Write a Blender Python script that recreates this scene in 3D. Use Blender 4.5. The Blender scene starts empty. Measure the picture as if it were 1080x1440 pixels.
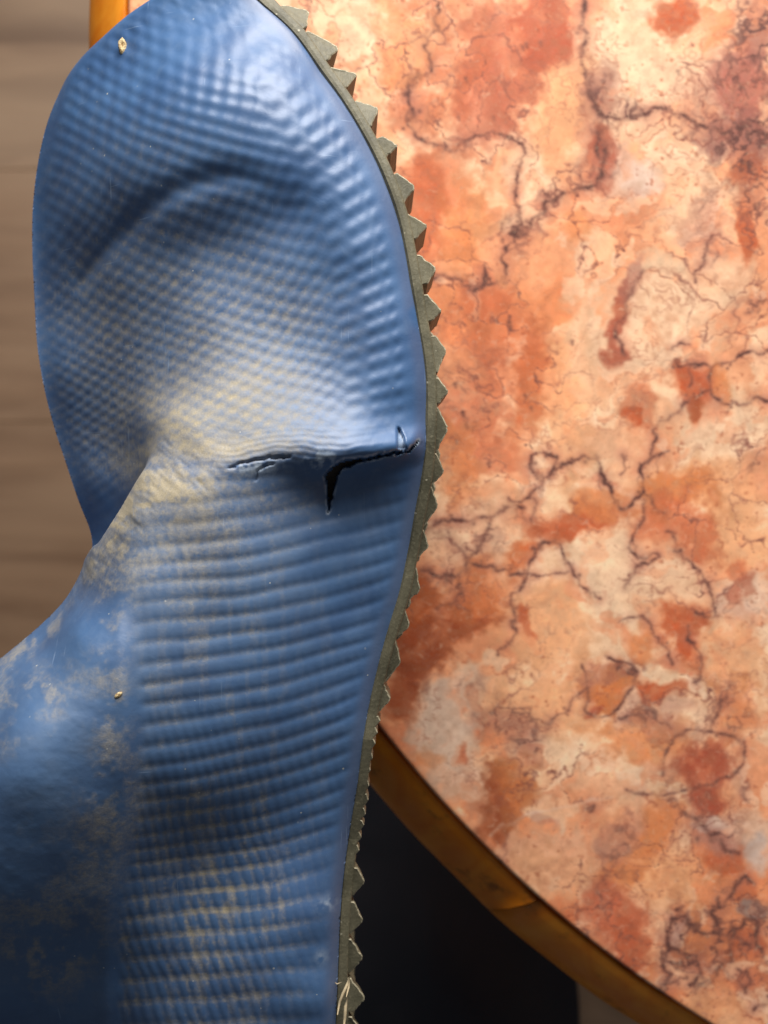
import bpy, math, random
import numpy as np

# ------------------------------------------------------------------ camera / light / exposure
sc = bpy.context.scene
COL = sc.collection
ZC = 0.42                    # camera height above the table top (m)
K = 4.6875e-4                # metres per photo pixel per metre of distance
def W(x, y, z):              # photo pixel (1080x1440) at height z -> world
    d = ZC - z
    return ((x - 540.0) * K * d, (720.0 - y) * K * d, z)

cam_d = bpy.data.cameras.new('camera'); cam = bpy.data.objects.new('camera', cam_d); COL.objects.link(cam)
cam.location = (0, 0, ZC); cam.rotation_euler = (0, 0, 0)
cam_d.sensor_fit = 'VERTICAL'; cam_d.sensor_height = 24.0
cam_d.lens = 24.0 / (1440 * K)
cam_d.clip_start = 0.01; cam_d.clip_end = 50
cam_d.dof.use_dof = True; cam_d.dof.focus_distance = ZC - 0.088
cam_d.dof.aperture_fstop = (cam_d.lens / 1000.0) / 0.0030
sc.camera = cam

wd = bpy.data.worlds.new('World'); sc.world = wd; wd.use_nodes = True
bg = wd.node_tree.nodes['Background']
bg.inputs[0].default_value = (0.88, 0.92, 1.0, 1); bg.inputs[1].default_value = 0.09

def area(name, loc, target, sx, sy, power, col):
    l = bpy.data.lights.new(name, 'AREA'); l.shape = 'RECTANGLE'; l.size = sx; l.size_y = sy
    l.energy = power; l.color = col
    o = bpy.data.objects.new(name, l); COL.objects.link(o); o.location = loc
    from mathutils import Vector
    d = Vector(target) - Vector(loc)
    o.rotation_euler = d.to_track_quat('-Z', 'Y').to_euler()
    return o
area('window_light', (0.09, 0.74, 0.42), (0.0, 0.06, 0.05), 0.72, 0.48, 17.6, (1.0, 0.965, 0.925))

sc.view_settings.view_transform = 'Standard'; sc.view_settings.look = 'None'
sc.view_settings.exposure = 0.0; sc.view_settings.gamma = 1.0
sc.cycles.max_bounces = 6

# ------------------------------------------------------------------ helpers
rng = np.random.default_rng(7)
def hash2(ix, iy, seed):
    n = (ix.astype(np.int64) * 374761393 + iy.astype(np.int64) * 668265263 + seed * 1442695041) & 0x7fffffff
    n = (n ^ (n >> 13)) * 1274126177 & 0x7fffffff
    n = (n ^ (n >> 16)) * 1103515245 & 0x7fffffff
    return ((n >> 7) & 0xffff) / 65535.0
def vnoise(x, y, seed=0):
    ix = np.floor(x); iy = np.floor(y); fx = x - ix; fy = y - iy
    fx = fx*fx*fx*(fx*(fx*6-15)+10); fy = fy*fy*fy*(fy*(fy*6-15)+10)
    ix = ix.astype(np.int64); iy = iy.astype(np.int64)
    a = hash2(ix, iy, seed); b = hash2(ix+1, iy, seed); c = hash2(ix, iy+1, seed); d = hash2(ix+1, iy+1, seed)
    return (a*(1-fx)+b*fx)*(1-fy) + (c*(1-fx)+d*fx)*fy
def fbm(x, y, scale, seed=0, octv=4, gain=0.5):      # ~ -1..1
    s = 0; amp = 1; tot = 0; f = 1.0/scale
    for i in range(octv):
        s = s + amp*(vnoise(x*f + 17.3*i, y*f - 9.1*i, seed+i*13)*2-1); tot += amp; amp *= gain; f *= 2.03
    return s/tot*1.6
def sstep(a, b, x):
    t = np.clip((x-a)/(b-a), 0, 1); return t*t*(3-2*t)
def lin(c):                   # sRGB 0-255 -> linear
    c = np.asarray(c, float)/255.0
    return np.where(c <= 0.04045, c/12.92, ((c+0.055)/1.055)**2.4)
def seg_dist(px, py, pts):    # distance to an open polyline
    best = np.full(px.shape, 1e9)
    for (x0, y0), (x1, y1) in zip(pts[:-1], pts[1:]):
        dx, dy = x1-x0, y1-y0; L = dx*dx+dy*dy+1e-12
        t = np.clip(((px-x0)*dx+(py-y0)*dy)/L, 0, 1)
        best = np.minimum(best, np.hypot(px-x0-t*dx, py-y0-t*dy))
    return best
def in_poly(px, py, pts):
    ins = np.zeros(px.shape, bool); n = len(pts)
    for i in range(n):
        x0, y0 = pts[i]; x1, y1 = pts[(i+1) % n]
        if y0 == y1: continue
        c = ((y0 > py) != (y1 > py)) & (px < (x1-x0)*(py-y0)/(y1-y0)+x0)
        ins ^= c
    return ins
def sdf(px, py, pts):         # positive inside
    d = seg_dist(px, py, list(pts)+[pts[0]])
    return np.where(in_poly(px, py, pts), d, -d)
def catmull(pts, n=6):
    P = np.array([2*np.array(pts[0])-np.array(pts[1])] + [np.array(p, float) for p in pts] + [2*np.array(pts[-1])-np.array(pts[-2])], float)
    out = []
    for i in range(1, len(P)-2):
        for j in range(n):
            t = j/n
            out.append(0.5*((2*P[i])+(-P[i-1]+P[i+1])*t+(2*P[i-1]-5*P[i]+4*P[i+1]-P[i+2])*t*t+(-P[i-1]+3*P[i]-3*P[i+1]+P[i+2])*t**3))
    out.append(P[-2]); return [tuple(p) for p in out]
def rbf(cx, cy, cz, x, y, smooth=0.0):               # thin plate spline
    cx = np.asarray(cx, float)/100; cy = np.asarray(cy, float)/100; cz = np.asarray(cz, float)
    n = len(cx)
    def ker(r2): return 0.5*r2*np.log(r2+1e-9)
    r2 = (cx[:, None]-cx[None])**2+(cy[:, None]-cy[None])**2
    A = np.zeros((n+3, n+3)); A[:n, :n] = ker(r2)+np.eye(n)*smooth
    A[:n, n] = 1; A[:n, n+1] = cx; A[:n, n+2] = cy; A[n, :n] = 1; A[n+1, :n] = cx; A[n+2, :n] = cy
    w = np.linalg.solve(A, np.concatenate([cz, [0, 0, 0]]))
    X = x/100; Y = y/100; out = w[n]+w[n+1]*X+w[n+2]*Y
    for i in range(n): out = out + w[i]*ker((X-cx[i])**2+(Y-cy[i])**2)
    return out
def np_mesh(name, verts, quads, smooth=True):
    me = bpy.data.meshes.new(name)
    verts = np.asarray(verts, np.float32); quads = np.asarray(quads, np.int32)
    k = quads.shape[1]
    me.vertices.add(len(verts)); me.vertices.foreach_set('co', verts.ravel())
    me.loops.add(quads.size); me.loops.foreach_set('vertex_index', quads.ravel())
    me.polygons.add(len(quads)); me.polygons.foreach_set('loop_start', np.arange(0, quads.size, k, dtype=np.int32))
    me.polygons.foreach_set('use_smooth', np.full(len(quads), smooth))
    me.update(calc_edges=True); me.validate()
    return me
def put(name, me, mat=None, parent=None):
    o = bpy.data.objects.new(name, me); COL.objects.link(o)
    if mat and not me.materials: me.materials.append(mat)
    if parent: o.parent = parent
    return o
def py_mesh(name, v, f, smooth=False):
    me = bpy.data.meshes.new(name); me.from_pydata([tuple(map(float, p)) for p in v], [], f); me.update()
    if smooth: me.polygons.foreach_set('use_smooth', [True]*len(me.polygons))
    return me
def tag(o, label=None, cat=None, group=None, kind=None):
    if label: o['label'] = label
    if cat: o['category'] = cat
    if group: o['group'] = group
    if kind: o['kind'] = kind
    return o
def attr_f(me, name, v):
    a = me.attributes.new(name, 'FLOAT', 'POINT'); a.data.foreach_set('value', np.asarray(v, np.float32))
def attr_c(me, name, rgb):
    a = me.attributes.new(name, 'FLOAT_COLOR', 'POINT')
    c = np.ones((len(rgb), 4), np.float32); c[:, :3] = rgb; a.data.foreach_set('color', c.ravel())

class Mat:
    def __init__(s, name):
        s.m = bpy.data.materials.new(name); s.m.use_nodes = True; s.t = s.m.node_tree; s.n = s.t.nodes
        s.b = s.n['Principled BSDF']; s.tc = s.n.new('ShaderNodeTexCoord').outputs['Object']
    def link(s, a, b): s.t.links.new(a, b)
    def val(s, sock, v):
        if hasattr(v, 'is_output') or isinstance(v, bpy.types.NodeSocket): s.link(v, sock)
        elif isinstance(v, (int, float)): sock.default_value = v
        else: sock.default_value = (*v, 1) if len(v) == 3 and len(sock.default_value) == 4 else v
    def noise(s, scale, detail=4, rough=0.55, vec=None, dist=0.0, stretch=None):
        n = s.n.new('ShaderNodeTexNoise'); n.inputs['Scale'].default_value = scale
        n.inputs['Detail'].default_value = detail; n.inputs['Roughness'].default_value = rough; n.inputs['Distortion'].default_value = dist
        v = vec or s.tc
        if stretch:
            mp = s.n.new('ShaderNodeMapping'); mp.inputs['Scale'].default_value = stretch[:3]
            if len(stretch) > 3: mp.inputs['Rotation'].default_value = (0, 0, stretch[3])
            s.link(v, mp.inputs[0]); v = mp.outputs[0]
        s.link(v, n.inputs['Vector']); return n.outputs['Fac']
    def vor(s, scale, feature='F1', vec=None, out='Distance'):
        n = s.n.new('ShaderNodeTexVoronoi'); n.feature = feature; n.inputs['Scale'].default_value = scale
        s.link(vec or s.tc, n.inputs['Vector']); return n.outputs[out]
    def attr(s, name, out='Fac'):
        n = s.n.new('ShaderNodeAttribute'); n.attribute_name = name; return n.outputs[out]
    def math(s, op, a, b=0.0, c=0.0, clamp=False):
        n = s.n.new('ShaderNodeMath'); n.operation = op; n.use_clamp = clamp
        s.val(n.inputs[0], a); s.val(n.inputs[1], b); s.val(n.inputs[2], c); return n.outputs[0]
    def ramp(s, fac, a, b, lo=0.0, hi=1.0, smooth=True):
        n = s.n.new('ShaderNodeMapRange'); n.interpolation_type = 'SMOOTHSTEP' if smooth else 'LINEAR'
        s.val(n.inputs[0], fac); n.inputs[1].default_value = a; n.inputs[2].default_value = b
        n.inputs[3].default_value = lo; n.inputs[4].default_value = hi; return n.outputs[0]
    def mix(s, fac, a, b, mode='MIX'):
        n = s.n.new('ShaderNodeMix'); n.data_type = 'RGBA'; n.blend_type = mode
        s.val(n.inputs[0], fac); s.val(n.inputs[6], a); s.val(n.inputs[7], b); return n.outputs[2]
    def set(s, **k):
        for key, v in k.items(): s.val(s.b.inputs[key.replace('_', ' ')], v)
    def bump(s, h, strength, dist):
        n = s.n.new('ShaderNodeBump'); n.inputs['Strength'].default_value = strength; n.inputs['Distance'].default_value = dist
        s.link(h, n.inputs['Height']); s.link(n.outputs[0], s.b.inputs['Normal'])
def L3(*c): return tuple(float(v) for v in lin(c))

# ------------------------------------------------------------------ floor
m = Mat('floor_wood')
info = m.n.new('ShaderNodeObjectInfo')
off = m.n.new('ShaderNodeVectorMath'); off.operation = 'ADD'
cmb = m.n.new('ShaderNodeCombineXYZ'); m.link(m.math('MULTIPLY', info.outputs['Random'], 7.0), cmb.inputs[0]); m.link(m.math('MULTIPLY', info.outputs['Random'], 3.0), cmb.inputs[1])
m.link(m.tc, off.inputs[0]); m.link(cmb.outputs[0], off.inputs[1])
gr = m.noise(1.0, 6, 0.6, vec=off.outputs[0], dist=0.9, stretch=(6, 34, 1))
g2 = m.noise(1.0, 3, 0.5, vec=off.outputs[0], stretch=(3.2, 11, 1))
c = m.mix(m.ramp(gr, 0.3, 0.7), L3(110, 86, 66), L3(164, 134, 106))
c = m.mix(m.ramp(g2, 0.35, 0.68), c, L3(172, 144, 116))
c = m.mix(m.math('MULTIPLY', info.outputs['Random'], 0.5), c, L3(140, 104, 74))
m.set(Base_Color=c, Roughness=0.5); m.bump(gr, 0.3, 0.002)
M_floor = m.m
m = Mat('floor_base'); m.set(Base_Color=(0.02, 0.015, 0.012), Roughness=0.9); M_fbase = m.m
ZF = -0.72
floor = put('floor', py_mesh('floor', [(-1.4, -1.4, ZF-.02), (1.4, -1.4, ZF-.02), (1.4, 1.4, ZF-.02), (-1.4, 1.4, ZF-.02)], [(0, 1, 2, 3)]), M_fbase)
tag(floor, kind='structure')
def box_mesh(name, lx, ly, lz, b):      # bevelled board, top at z=0
    x, y = lx/2, ly/2
    v = [(-x, -y, -lz), (x, -y, -lz), (x, y, -lz), (-x, y, -lz), (-x, -y, -b), (x, -y, -b), (x, y, -b), (-x, y, -b),
         (-x+b, -y+b, 0), (x-b, -y+b, 0), (x-b, y-b, 0), (-x+b, y-b, 0)]
    f = [(8, 9, 10, 11)]
    for i in range(4):
        j = (i+1) % 4; f += [(i, j, j+4, i+4), (i+4, j+4, j+8, i+8)]
    return py_mesh(name, v, f)
PLW = 0.190; pl_mesh = box_mesh('plank', 1.198, PLW-0.0003, 0.018, 0.0005)
y0w = W(0, 238, ZF)[1]
rr = random.Random(3)
for j in range(-6, 7):
    sh = (j*0.23+0.25) % 0.5
    for i in range(-2, 2):
        p = put('plank', pl_mesh, M_floor, floor); p.location = (sh+i*1.2, y0w+PLW/2+(-j)*PLW, ZF - rr.random()*0.0006)
        p['kind'] = 'structure'

# ------------------------------------------------------------------ table
TZ = K*ZC                                  # metres per pixel on the table plane
TCX, TCY = (1892-540)*TZ, (720+20)*TZ
RM = 1713*TZ
table = bpy.data.objects.new('round_table', None); COL.objects.link(table); table.location = (TCX, TCY, ZF)
tag(table, 'round table with peach and rust veined marble top and ochre wooden rim', 'table')

def marble_colour(x, y):
    """albedo (sRGB 0-255 space) of the slab in slab coordinates = photo pixels"""
    wx = fbm(x, y, 70, 1, 4)*16 + fbm(x, y, 16, 61, 3)*5; wy = fbm(x, y, 70, 2, 4)*16 + fbm(x, y, 16, 62, 3)*5
    X = x+wx; Y = y+wy
    n1 = fbm(X, Y, 210, 3, 5); n2 = fbm(X, Y*0.8, 90, 4, 5); n3 = fbm(X, Y, 34, 5, 4); n4 = fbm(x, y, 10, 6, 3)
    cream = np.array([244, 208, 166.]); peach = np.array([240, 170, 122.]); orange = np.array([226, 140, 88.])
    def mixc(c, col, a): return c + (np.asarray(col, float)-c)*np.clip(a, 0, 1)[:, None]
    c = np.tile(peach, (len(x), 1))
    c = mixc(c, cream, sstep(-0.1, 0.55, n1+0.35*n2))
    c = mixc(c, orange, sstep(0.12, 0.75, -n1*0.7+0.55*n2)*0.75)
    def worley(px, py, size, seed):
        gx_, gy_ = px/size, py/size; ix, iy = np.floor(gx_), np.floor(gy_)
        f1 = np.full(px.shape, 9.0); f2 = f1.copy(); idc = np.zeros(px.shape)
        for dx_ in (-1, 0, 1):
            for dy_ in (-1, 0, 1):
                cx_, cy_ = (ix+dx_), (iy+dy_)
                qx_ = cx_+hash2(cx_, cy_, seed); qy_ = cy_+hash2(cx_, cy_, seed+5)
                d_ = np.hypot(gx_-qx_, gy_-qy_); nw = d_ < f1
                f2 = np.where(nw, f1, np.minimum(f2, d_)); idc = np.where(nw, hash2(cx_, cy_, seed+9), idc); f1 = np.where(nw, d_, f1)
        return f1, f2, idc
    XW = x+wx*1.7+fbm(x, y, 30, 95, 3)*9; YW = y+wy*1.7+fbm(x, y, 30, 96, 3)*9
    fa, fb, ida = worley(XW, YW, 62, 200); fc, fd, idb = worley(XW*1.1, YW*0.9, 27, 300)
    for lo, hi, col, al in ((0, .22, (248, 218, 178), .75), (.22, .36, (214, 128, 84), .45), (.36, .46, (246, 204, 158), .7), (.46, .56, (226, 150, 104), .5), (.9, 1.01, (196, 104, 68), .45)):
        c = mixc(c, col, ((ida >= lo) & (ida < hi))*al*sstep(0.0, 0.24, fb-fa+0.05*n3)*(0.75+0.3*n2))
    for lo, hi, col, al in ((0, .12, (250, 222, 186), .5), (.12, .22, (204, 118, 78), .4), (.22, .32, (238, 170, 124), .5)):
        c = mixc(c, col, ((idb >= lo) & (idb < hi))*al*sstep(0.0, 0.30, fd-fc+0.05*n4))
    def blob(cx, cy, rx, ry, col, a=0.9, rot=0, soft=0.36):
        nonlocal c
        ca, sa = math.cos(math.radians(rot)), math.sin(math.radians(rot))
        sel = (np.abs(x-cx) < 2.1*max(rx, ry)+40) & (np.abs(y-cy) < 2.1*max(rx, ry)+40)
        if not sel.any(): return
        dx = X[sel]-cx; dy = Y[sel]-cy
        u = (dx*ca+dy*sa)/rx; v = (-dx*sa+dy*ca)/ry
        r = np.sqrt(u*u+v*v) + 0.30*n3[sel] + 0.16*n4[sel]
        cc = c[sel]; w = sstep(1+soft, 1-soft, r)*a*(.62 if col == MV else 1.06)*(0.95+0.2*n4[sel])
        w = np.clip(w, 0, 1)
        c[sel] = cc + (np.asarray(col, float)-cc)*w[:, None]
    CR = (246, 214, 174); CG = (232, 206, 178); PE = (243, 182, 130); GR = (212, 196, 180)
    OR = (222, 138, 82); RU = (190, 94, 54); RB = (172, 84, 58); RD = (205, 112, 72); MV = (160, 108, 96); DR = (158, 76, 40); BRN = (196, 112, 82)
    for a in [
        (900, 70, 95, 80, CR, .8), (870, 150, 60, 60, CR, .7), (940, 115, 80, 40, CR, .6), (925, 455, 85, 70, CR, .85), (1035, 600, 70, 34, CR, .85),
        (742, 255, 32, 62, CR, .8), (790, 165, 50, 60, PE, .8), (770, 120, 50, 60, PE, .6), (1030, 690, 60, 60, PE, .8), (1040, 760, 60, 50, PE, .8),
        (990, 300, 60, 60, CR, .6), (1000, 390, 50, 40, CR, .7), (800, 560, 40, 130, PE, .75), (820, 470, 28, 110, CR, .55),
        (625, 1040, 55, 60, CG, .8, 20), (600, 1000, 40, 50, CG, .7), (650, 1090, 40, 60, CG, .6), (880, 790, 60, 45, CR, .75), (930, 815, 60, 35, CR, .7),
        (770, 880, 60, 70, PE, .85), (780, 990, 80, 60, PE, .85), (650, 745, 70, 32, CR, .6), (620, 770, 50, 30, CR, .6), (700, 860, 28, 45, PE, .7), (725, 780, 40, 30, CR, .6),
        (1040, 850, 40, 50, CG, .7), (1020, 930, 50, 50, PE, .7), (760, 1215, 90, 60, CG, .45), (760, 1230, 70, 50, PE, .5), (930, 1230, 60, 60, PE, .8), (1050, 1170, 50, 40, CG, .6),
        (1000, 1430, 60, 30, PE, .7), (960, 1380, 30, 30, CR, .5), (880, 240, 32, 34, GR, .5), (960, 250, 60, 60, CR, .5), (900, 250, 22, 24, (230, 212, 194), .6),
        (700, 90, 55, 90, BRN, .75), (760, 30, 50, 60, (190, 98, 68), .8), (690, 150, 50, 60, BRN, .7), (640, 100, 50, 70, RD, .45), (600, 300, 34, 75, RD, .85), (625, 250, 45, 50, RD, .55),
        (660, 310, 40, 70, OR, .6), (560, 60, 40, 60, OR, .5), (590, 160, 36, 40, RD, .5), (830, 175, 20, 60, MV, .55, 8), (850, 225, 22, 30, RB, .8), (848, 130, 20, 30, MV, .5),
        (945, 18, 26, 34, RU, .85), (1040, 120, 42, 48, (178, 100, 84), .7), (1000, 145, 50, 30, MV, .55), (1060, 60, 26, 60, MV, .6), (1035, 190, 60, 28, (150, 100, 90), .7), (1050, 240, 26, 22, RU, .8),
        (1046, 325, 13, 36, RU, .85, 8), (990, 320, 34, 45, MV, .55), (875, 455, 10, 48, RB, .85, 4), (893, 395, 14, 30, MV, .8, 20), (690, 460, 52, 52, RD, .55), (660, 560, 60, 70, RD, .65), (745, 560, 26, 90, (205, 112, 66), .7),
        (690, 650, 50, 30, RD, .65), (640, 650, 40, 50, OR, .6), (640, 520, 30, 50, PE, .5), (810, 310, 26, 24, OR, .6), (900, 570, 20, 30, RD, .6), (890, 590, 10, 10, RU, .8),
        (965, 535, 28, 26, RU, .9), (985, 528, 22, 20, RU, .85), (1010, 535, 16, 20, OR, .8), (965, 563, 12, 16, DR, .8), (955, 690, 60, 42, OR, .85), (945, 725, 55, 30, RD, .7), (985, 760, 22, 40, RD, .75),
        (815, 740, 55, 22, RU, .85, -15), (775, 755, 34, 26, RU, .6), (735, 790, 30, 20, (205, 105, 55), .75), (850, 712, 40, 16, OR, .7),
        (645, 865, 50, 32, DR, .85, -10), (590, 905, 34, 62, DR, .9), (580, 840, 40, 40, (176, 88, 44), .85), (565, 970, 26, 50, DR, .75), (665, 830, 40, 34, (206, 118, 68), .75),
        (728, 870, 9, 26, RU, .9), (955, 880, 26, 30, RU, .92, 20), (972, 915, 17, 34, RU, .9, -20), (905, 905, 18, 28, OR, .7), (856, 968, 34, 34, (214, 128, 72), .9), (835, 995, 12, 8, RB, .8),
        (925, 980, 26, 12, RU, .8), (1030, 800, 20, 22, RD, .6), (1035, 835, 14, 30, RB, .55, 30), (1035, 1005, 40, 44, OR, .65), (895, 1035, 62, 28, OR, .7), (992, 1070, 46, 34, RB, .9), (985, 1122, 26, 24, RB, .85),
        (850, 945, 34, 10, MV, .7), (920, 1005, 40, 18, MV, .45), (690, 1130, 22, 46, (160, 84, 48), .9), (725, 1110, 32, 36, (206, 122, 68), .75), (660, 1065, 8, 18, RU, .6), (600, 1075, 30, 14, OR, .5),
        (915, 1175, 20, 50, OR, .8, 30), (880, 1240, 34, 26, OR, .8, -30), (862, 1290, 48, 36, (196, 108, 74), .85), (885, 1330, 34, 50, (192, 100, 64), .85), (870, 1180, 20, 34, MV, .6, 30),
        (1010, 1180, 30, 18, MV, .7, 30), (1020, 1210, 30, 16, RU, .7), (1055, 1240, 16, 26, RU, .6), (1070, 1200, 20, 30, GR, .8), (1000, 1155, 26, 14, GR, .6), (1065, 1270, 22, 16, (150, 140, 132), .8),
        (975, 1320, 30, 20, OR, .8), (1045, 1330, 26, 26, RU, .8), (955, 1305, 14, 14, CG, .8), (985, 1355, 26, 20, MV, .5), (1060, 1390, 26, 20, RD, .6), (765, 1150, 16, 8, MV, .6),
        (655, 970, 40, 26, (222, 196, 170), .5, -20), (700, 1010, 40, 26, MV, .35), (740, 1050, 22, 30, MV, .45), (205, 30, 60, 60, PE, .6),
    ]:
        blob(*a)
    # clouding inside the patches
    c *= (1 + 0.065*n3 + 0.055*n4)[:, None]
    c = mixc(c, (232, 150, 104), sstep(0.35, 0.9, fbm(X, Y, 26, 21, 4))*0.35)
    # speckles
    sp = fbm(x, y, 7, 31, 2); reg = sstep(-0.2, 0.5, fbm(x, y, 120, 32, 3))
    c = mixc(c, (150, 78, 52), sstep(0.75, 1.3, sp + 0.25*n4)*reg*0.5)
    # veins -------------------------------------------------------------
    cell = 1.0; x0, y0 = -40, -120; nx, ny = 1300, 1700
    V = np.zeros((ny, nx), np.float32); HAL = np.zeros((ny, nx), np.float32)
    r2 = random.Random(11)
    def fract(pts, rough):
        P = [np.array(p, float) for p in pts]
        while True:
            Q = [P[0]]; again = False
            for a, b in zip(P[:-1], P[1:]):
                d = b-a; L = np.hypot(*d)
                if L > 5:
                    nrm = np.array([-d[1], d[0]])/L; Q.append((a+b)/2 + nrm*r2.gauss(0, rough*L)); again = True
                Q.append(b)
            P = Q
            if not again: return P
    def stamp(arr, x, y, r, amt):
        cx = x-x0; cy = y-y0; R = int(r*2.2)+2
        i0 = int(cx)-R; j0 = int(cy)-R
        if i0 < 0 or j0 < 0 or i0+2*R+1 >= nx or j0+2*R+1 >= ny: return
        gx = np.arange(i0, i0+2*R+1)-cx; gy = np.arange(j0, j0+2*R+1)-cy
        g = np.exp(-((gx[None]**2+gy[:, None]**2)/(r*r)))*amt
        sub = arr[j0:j0+2*R+1, i0:i0+2*R+1]; np.maximum(sub, g, out=sub)
    def vein(pts, w=1.7, a=0.85, rough=0.15, halo=0.5, beads=0.7):
        w *= 1.0
        P = fract(pts, rough); ph = r2.random()*50; t = 0
        for p, q in zip(P[:-1], P[1:]):
            L = np.hypot(*(q-p)); n = max(1, int(L/0.9))
            for i in range(n):
                s = p+(q-p)*i/n; t += L/n
                k = 0.62+0.7*math.sin(t*0.13+ph)*math.sin(t*0.047+ph*2)+0.3*math.sin(t*0.7+ph)*math.sin(t*.31)
                k = max(0.22, k)
                stamp(V, s[0], s[1], w*(0.75+0.5*k), a*min(1, 0.35+k*0.8))
                if i % 3 == 0:
                    stamp(HAL, s[0], s[1], w*3.4*(0.6+k), halo*min(1, k+.2))
                if r2.random() < beads*0.10:
                    stamp(V, s[0]+r2.gauss(0, 3.5), s[1]+r2.gauss(0, 3.5), w*r2.uniform(.6, 1.5), a*r2.uniform(.4, .9))
        if len(P) > 12 and halo > 0.2:              # hairline side branches
            for _ in range(len(P)//14):
                p = P[r2.randrange(len(P))]; an = r2.random()*6.28; Lb = r2.uniform(8, 26)
                B = fract([p, p+Lb*np.array([math.cos(an), math.sin(an)])], 0.2)
                for b in B: stamp(V, b[0], b[1], w*.6, a*.45)
    vein([(612, -20), (609, 25), (617, 42), (602, 52), (598, 70), (605, 85), (607, 100), (600, 108), (580, 113), (572, 122), (574, 135), (578, 150), (572, 165), (580, 180), (592, 195), (602, 202), (620, 204), (645, 203), (655, 198), (680, 190), (700, 188), (715, 193), (735, 203), (739, 215), (730, 240), (727, 260), (731, 290), (733, 315), (725, 330), (715, 345)], 1.9)
    vein([(576, 160), (572, 168), (582, 160), (578, 150)], 3.2, .7)
    vein([(733, 315), (745, 320), (760, 300), (775, 283), (790, 272), (805, 268), (830, 262), (842, 250), (848, 235), (838, 205), (846, 185), (852, 165), (842, 150), (826, 120), (821, 95), (824, 60), (815, 40), (822, 15), (824, -15)], 2.6, .85)
    vein([(722, 320), (735, 325), (728, 332), (720, 326)], 4.0, .75); vein([(835, 150), (850, 165), (842, 190), (852, 215), (848, 230)], 3.6, .7)
    vein([(715, 345), (705, 365), (712, 385), (690, 400), (665, 410), (650, 400), (640, 390), (620, 388), (600, 384)], 2.0, .8)
    vein([(680, 372), (684, 388), (676, 402), (690, 392)], 1.6, .8)
    vein([(852, 165), (880, 165), (905, 160), (925, 152), (945, 155), (965, 165), (980, 178), (1000, 180), (1030, 178), (1060, 185), (1095, 192)], 2.3, .9)
    vein([(1003, 330), (995, 350), (985, 375), (978, 398)], 1.8, .7); vein([(905, 380), (893, 400), (880, 425), (875, 450), (872, 480), (880, 500)], 2.3, .7)
    vein([(1078, 420), (1060, 430), (1050, 440)], 1.6, .7)
    vein([(748, 640), (765, 636), (783, 642), (778, 660), (765, 672), (750, 665), (746, 650), (748, 640)], 2.0, .8)
    vein([(783, 658), (800, 650), (820, 640), (838, 645), (845, 660), (850, 680), (862, 700), (870, 712), (885, 712), (895, 700), (905, 690), (905, 675), (900, 660), (915, 645), (930, 638), (942, 634)], 2.3, .92)
    vein([(875, 640), (878, 655), (872, 668)], 1.8, .7); vein([(845, 660), (842, 680), (848, 690)], 1.4, .6)
    vein([(903, 660), (915, 640), (922, 620), (918, 605), (940, 590), (958, 577), (970, 560), (985, 555), (1000, 548), (1010, 562), (1020, 568), (1050, 568), (1065, 558), (1095, 562)], 2.0, .9)
    vein([(950, 510), (970, 513), (1000, 517), (1003, 515), (1030, 508), (1050, 495), (1090, 484)], 1.9, .85); vein([(1000, 517), (998, 535), (1000, 548)], 1.8, .8); vein([(972, 515), (968, 545)], 1.3, .6)
    vein([(945, 490), (958, 482), (972, 486)], 1.5, .6); vein([(1020, 475), (1035, 465), (1037, 430), (1030, 415)], 1.2, .45)
    vein([(905, 690), (915, 700), (922, 715), (935, 722)], 2.0, .8); vein([(910, 700), (905, 720), (898, 742)], 2.0, .8)
    vein([(765, 672), (750, 690), (735, 705), (722, 705), (715, 700), (718, 712), (735, 715)], 1.9, .85)
    vein([(735, 712), (700, 722), (690, 727), (670, 728), (640, 732), (605, 742), (590, 748)], 2.4, .8); vein([(750, 700), (752, 720), (748, 735)], 2.0, .7)
    vein([(690, 727), (684, 750), (672, 770), (660, 785), (655, 800), (640, 812), (625, 808), (632, 818)], 2.3, .75)
    vein([(628, 745), (635, 760), (650, 775), (660, 785)], 1.8, .6); vein([(590, 800), (605, 806), (625, 808)], 1.6, .7)
    vein([(660, 790), (680, 797), (700, 803), (718, 810), (740, 806), (735, 825), (718, 835), (718, 850), (725, 870), (727, 890), (715, 905), (700, 922)], 2.0, .85)
    vein([(645, 815), (650, 835), (635, 850), (612, 855)], 1.9, .6)
    vein([(738, 808), (745, 790), (752, 772), (765, 762), (780, 762), (790, 772), (798, 790), (806, 806), (818, 825), (830, 835), (845, 842)], 1.9, .9); vein([(740, 806), (760, 810), (780, 806), (800, 803)], 1.6, .7)
    vein([(752, 775), (762, 770), (757, 766)], 2.6, .7)
    vein([(897, 740), (890, 752), (886, 762), (884, 770), (892, 778), (906, 786), (915, 780), (928, 782), (900, 796), (887, 812), (878, 828)], 2.0, .85)
    vein([(936, 748), (946, 752), (948, 775), (960, 783), (975, 795), (988, 812), (998, 832), (1006, 855), (1004, 868), (990, 868), (978, 860)], 2.0, .85)
    vein([(870, 875), (890, 868), (905, 870), (916, 880), (930, 905), (940, 922), (946, 935)], 1.7, .75); vein([(968, 880), (966, 900), (982, 915), (988, 935), (985, 955), (975, 960)], 1.8, .75)
    vein([(818, 935), (825, 955), (828, 985), (822, 998), (835, 1007), (858, 1006), (872, 992), (888, 968), (897, 945), (888, 934), (866, 930), (850, 922)], 1.7, .85, .06)
    vein([(826, 968), (815, 975), (802, 988), (785, 1005), (770, 1020)], 1.6, .6)
    vein([(870, 1010), (890, 1005), (910, 1003), (925, 1015), (945, 1025)], 1.9, .5); vein([(1030, 960), (1022, 975), (1012, 1000), (1003, 1018)], 2.4, .6)
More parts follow.
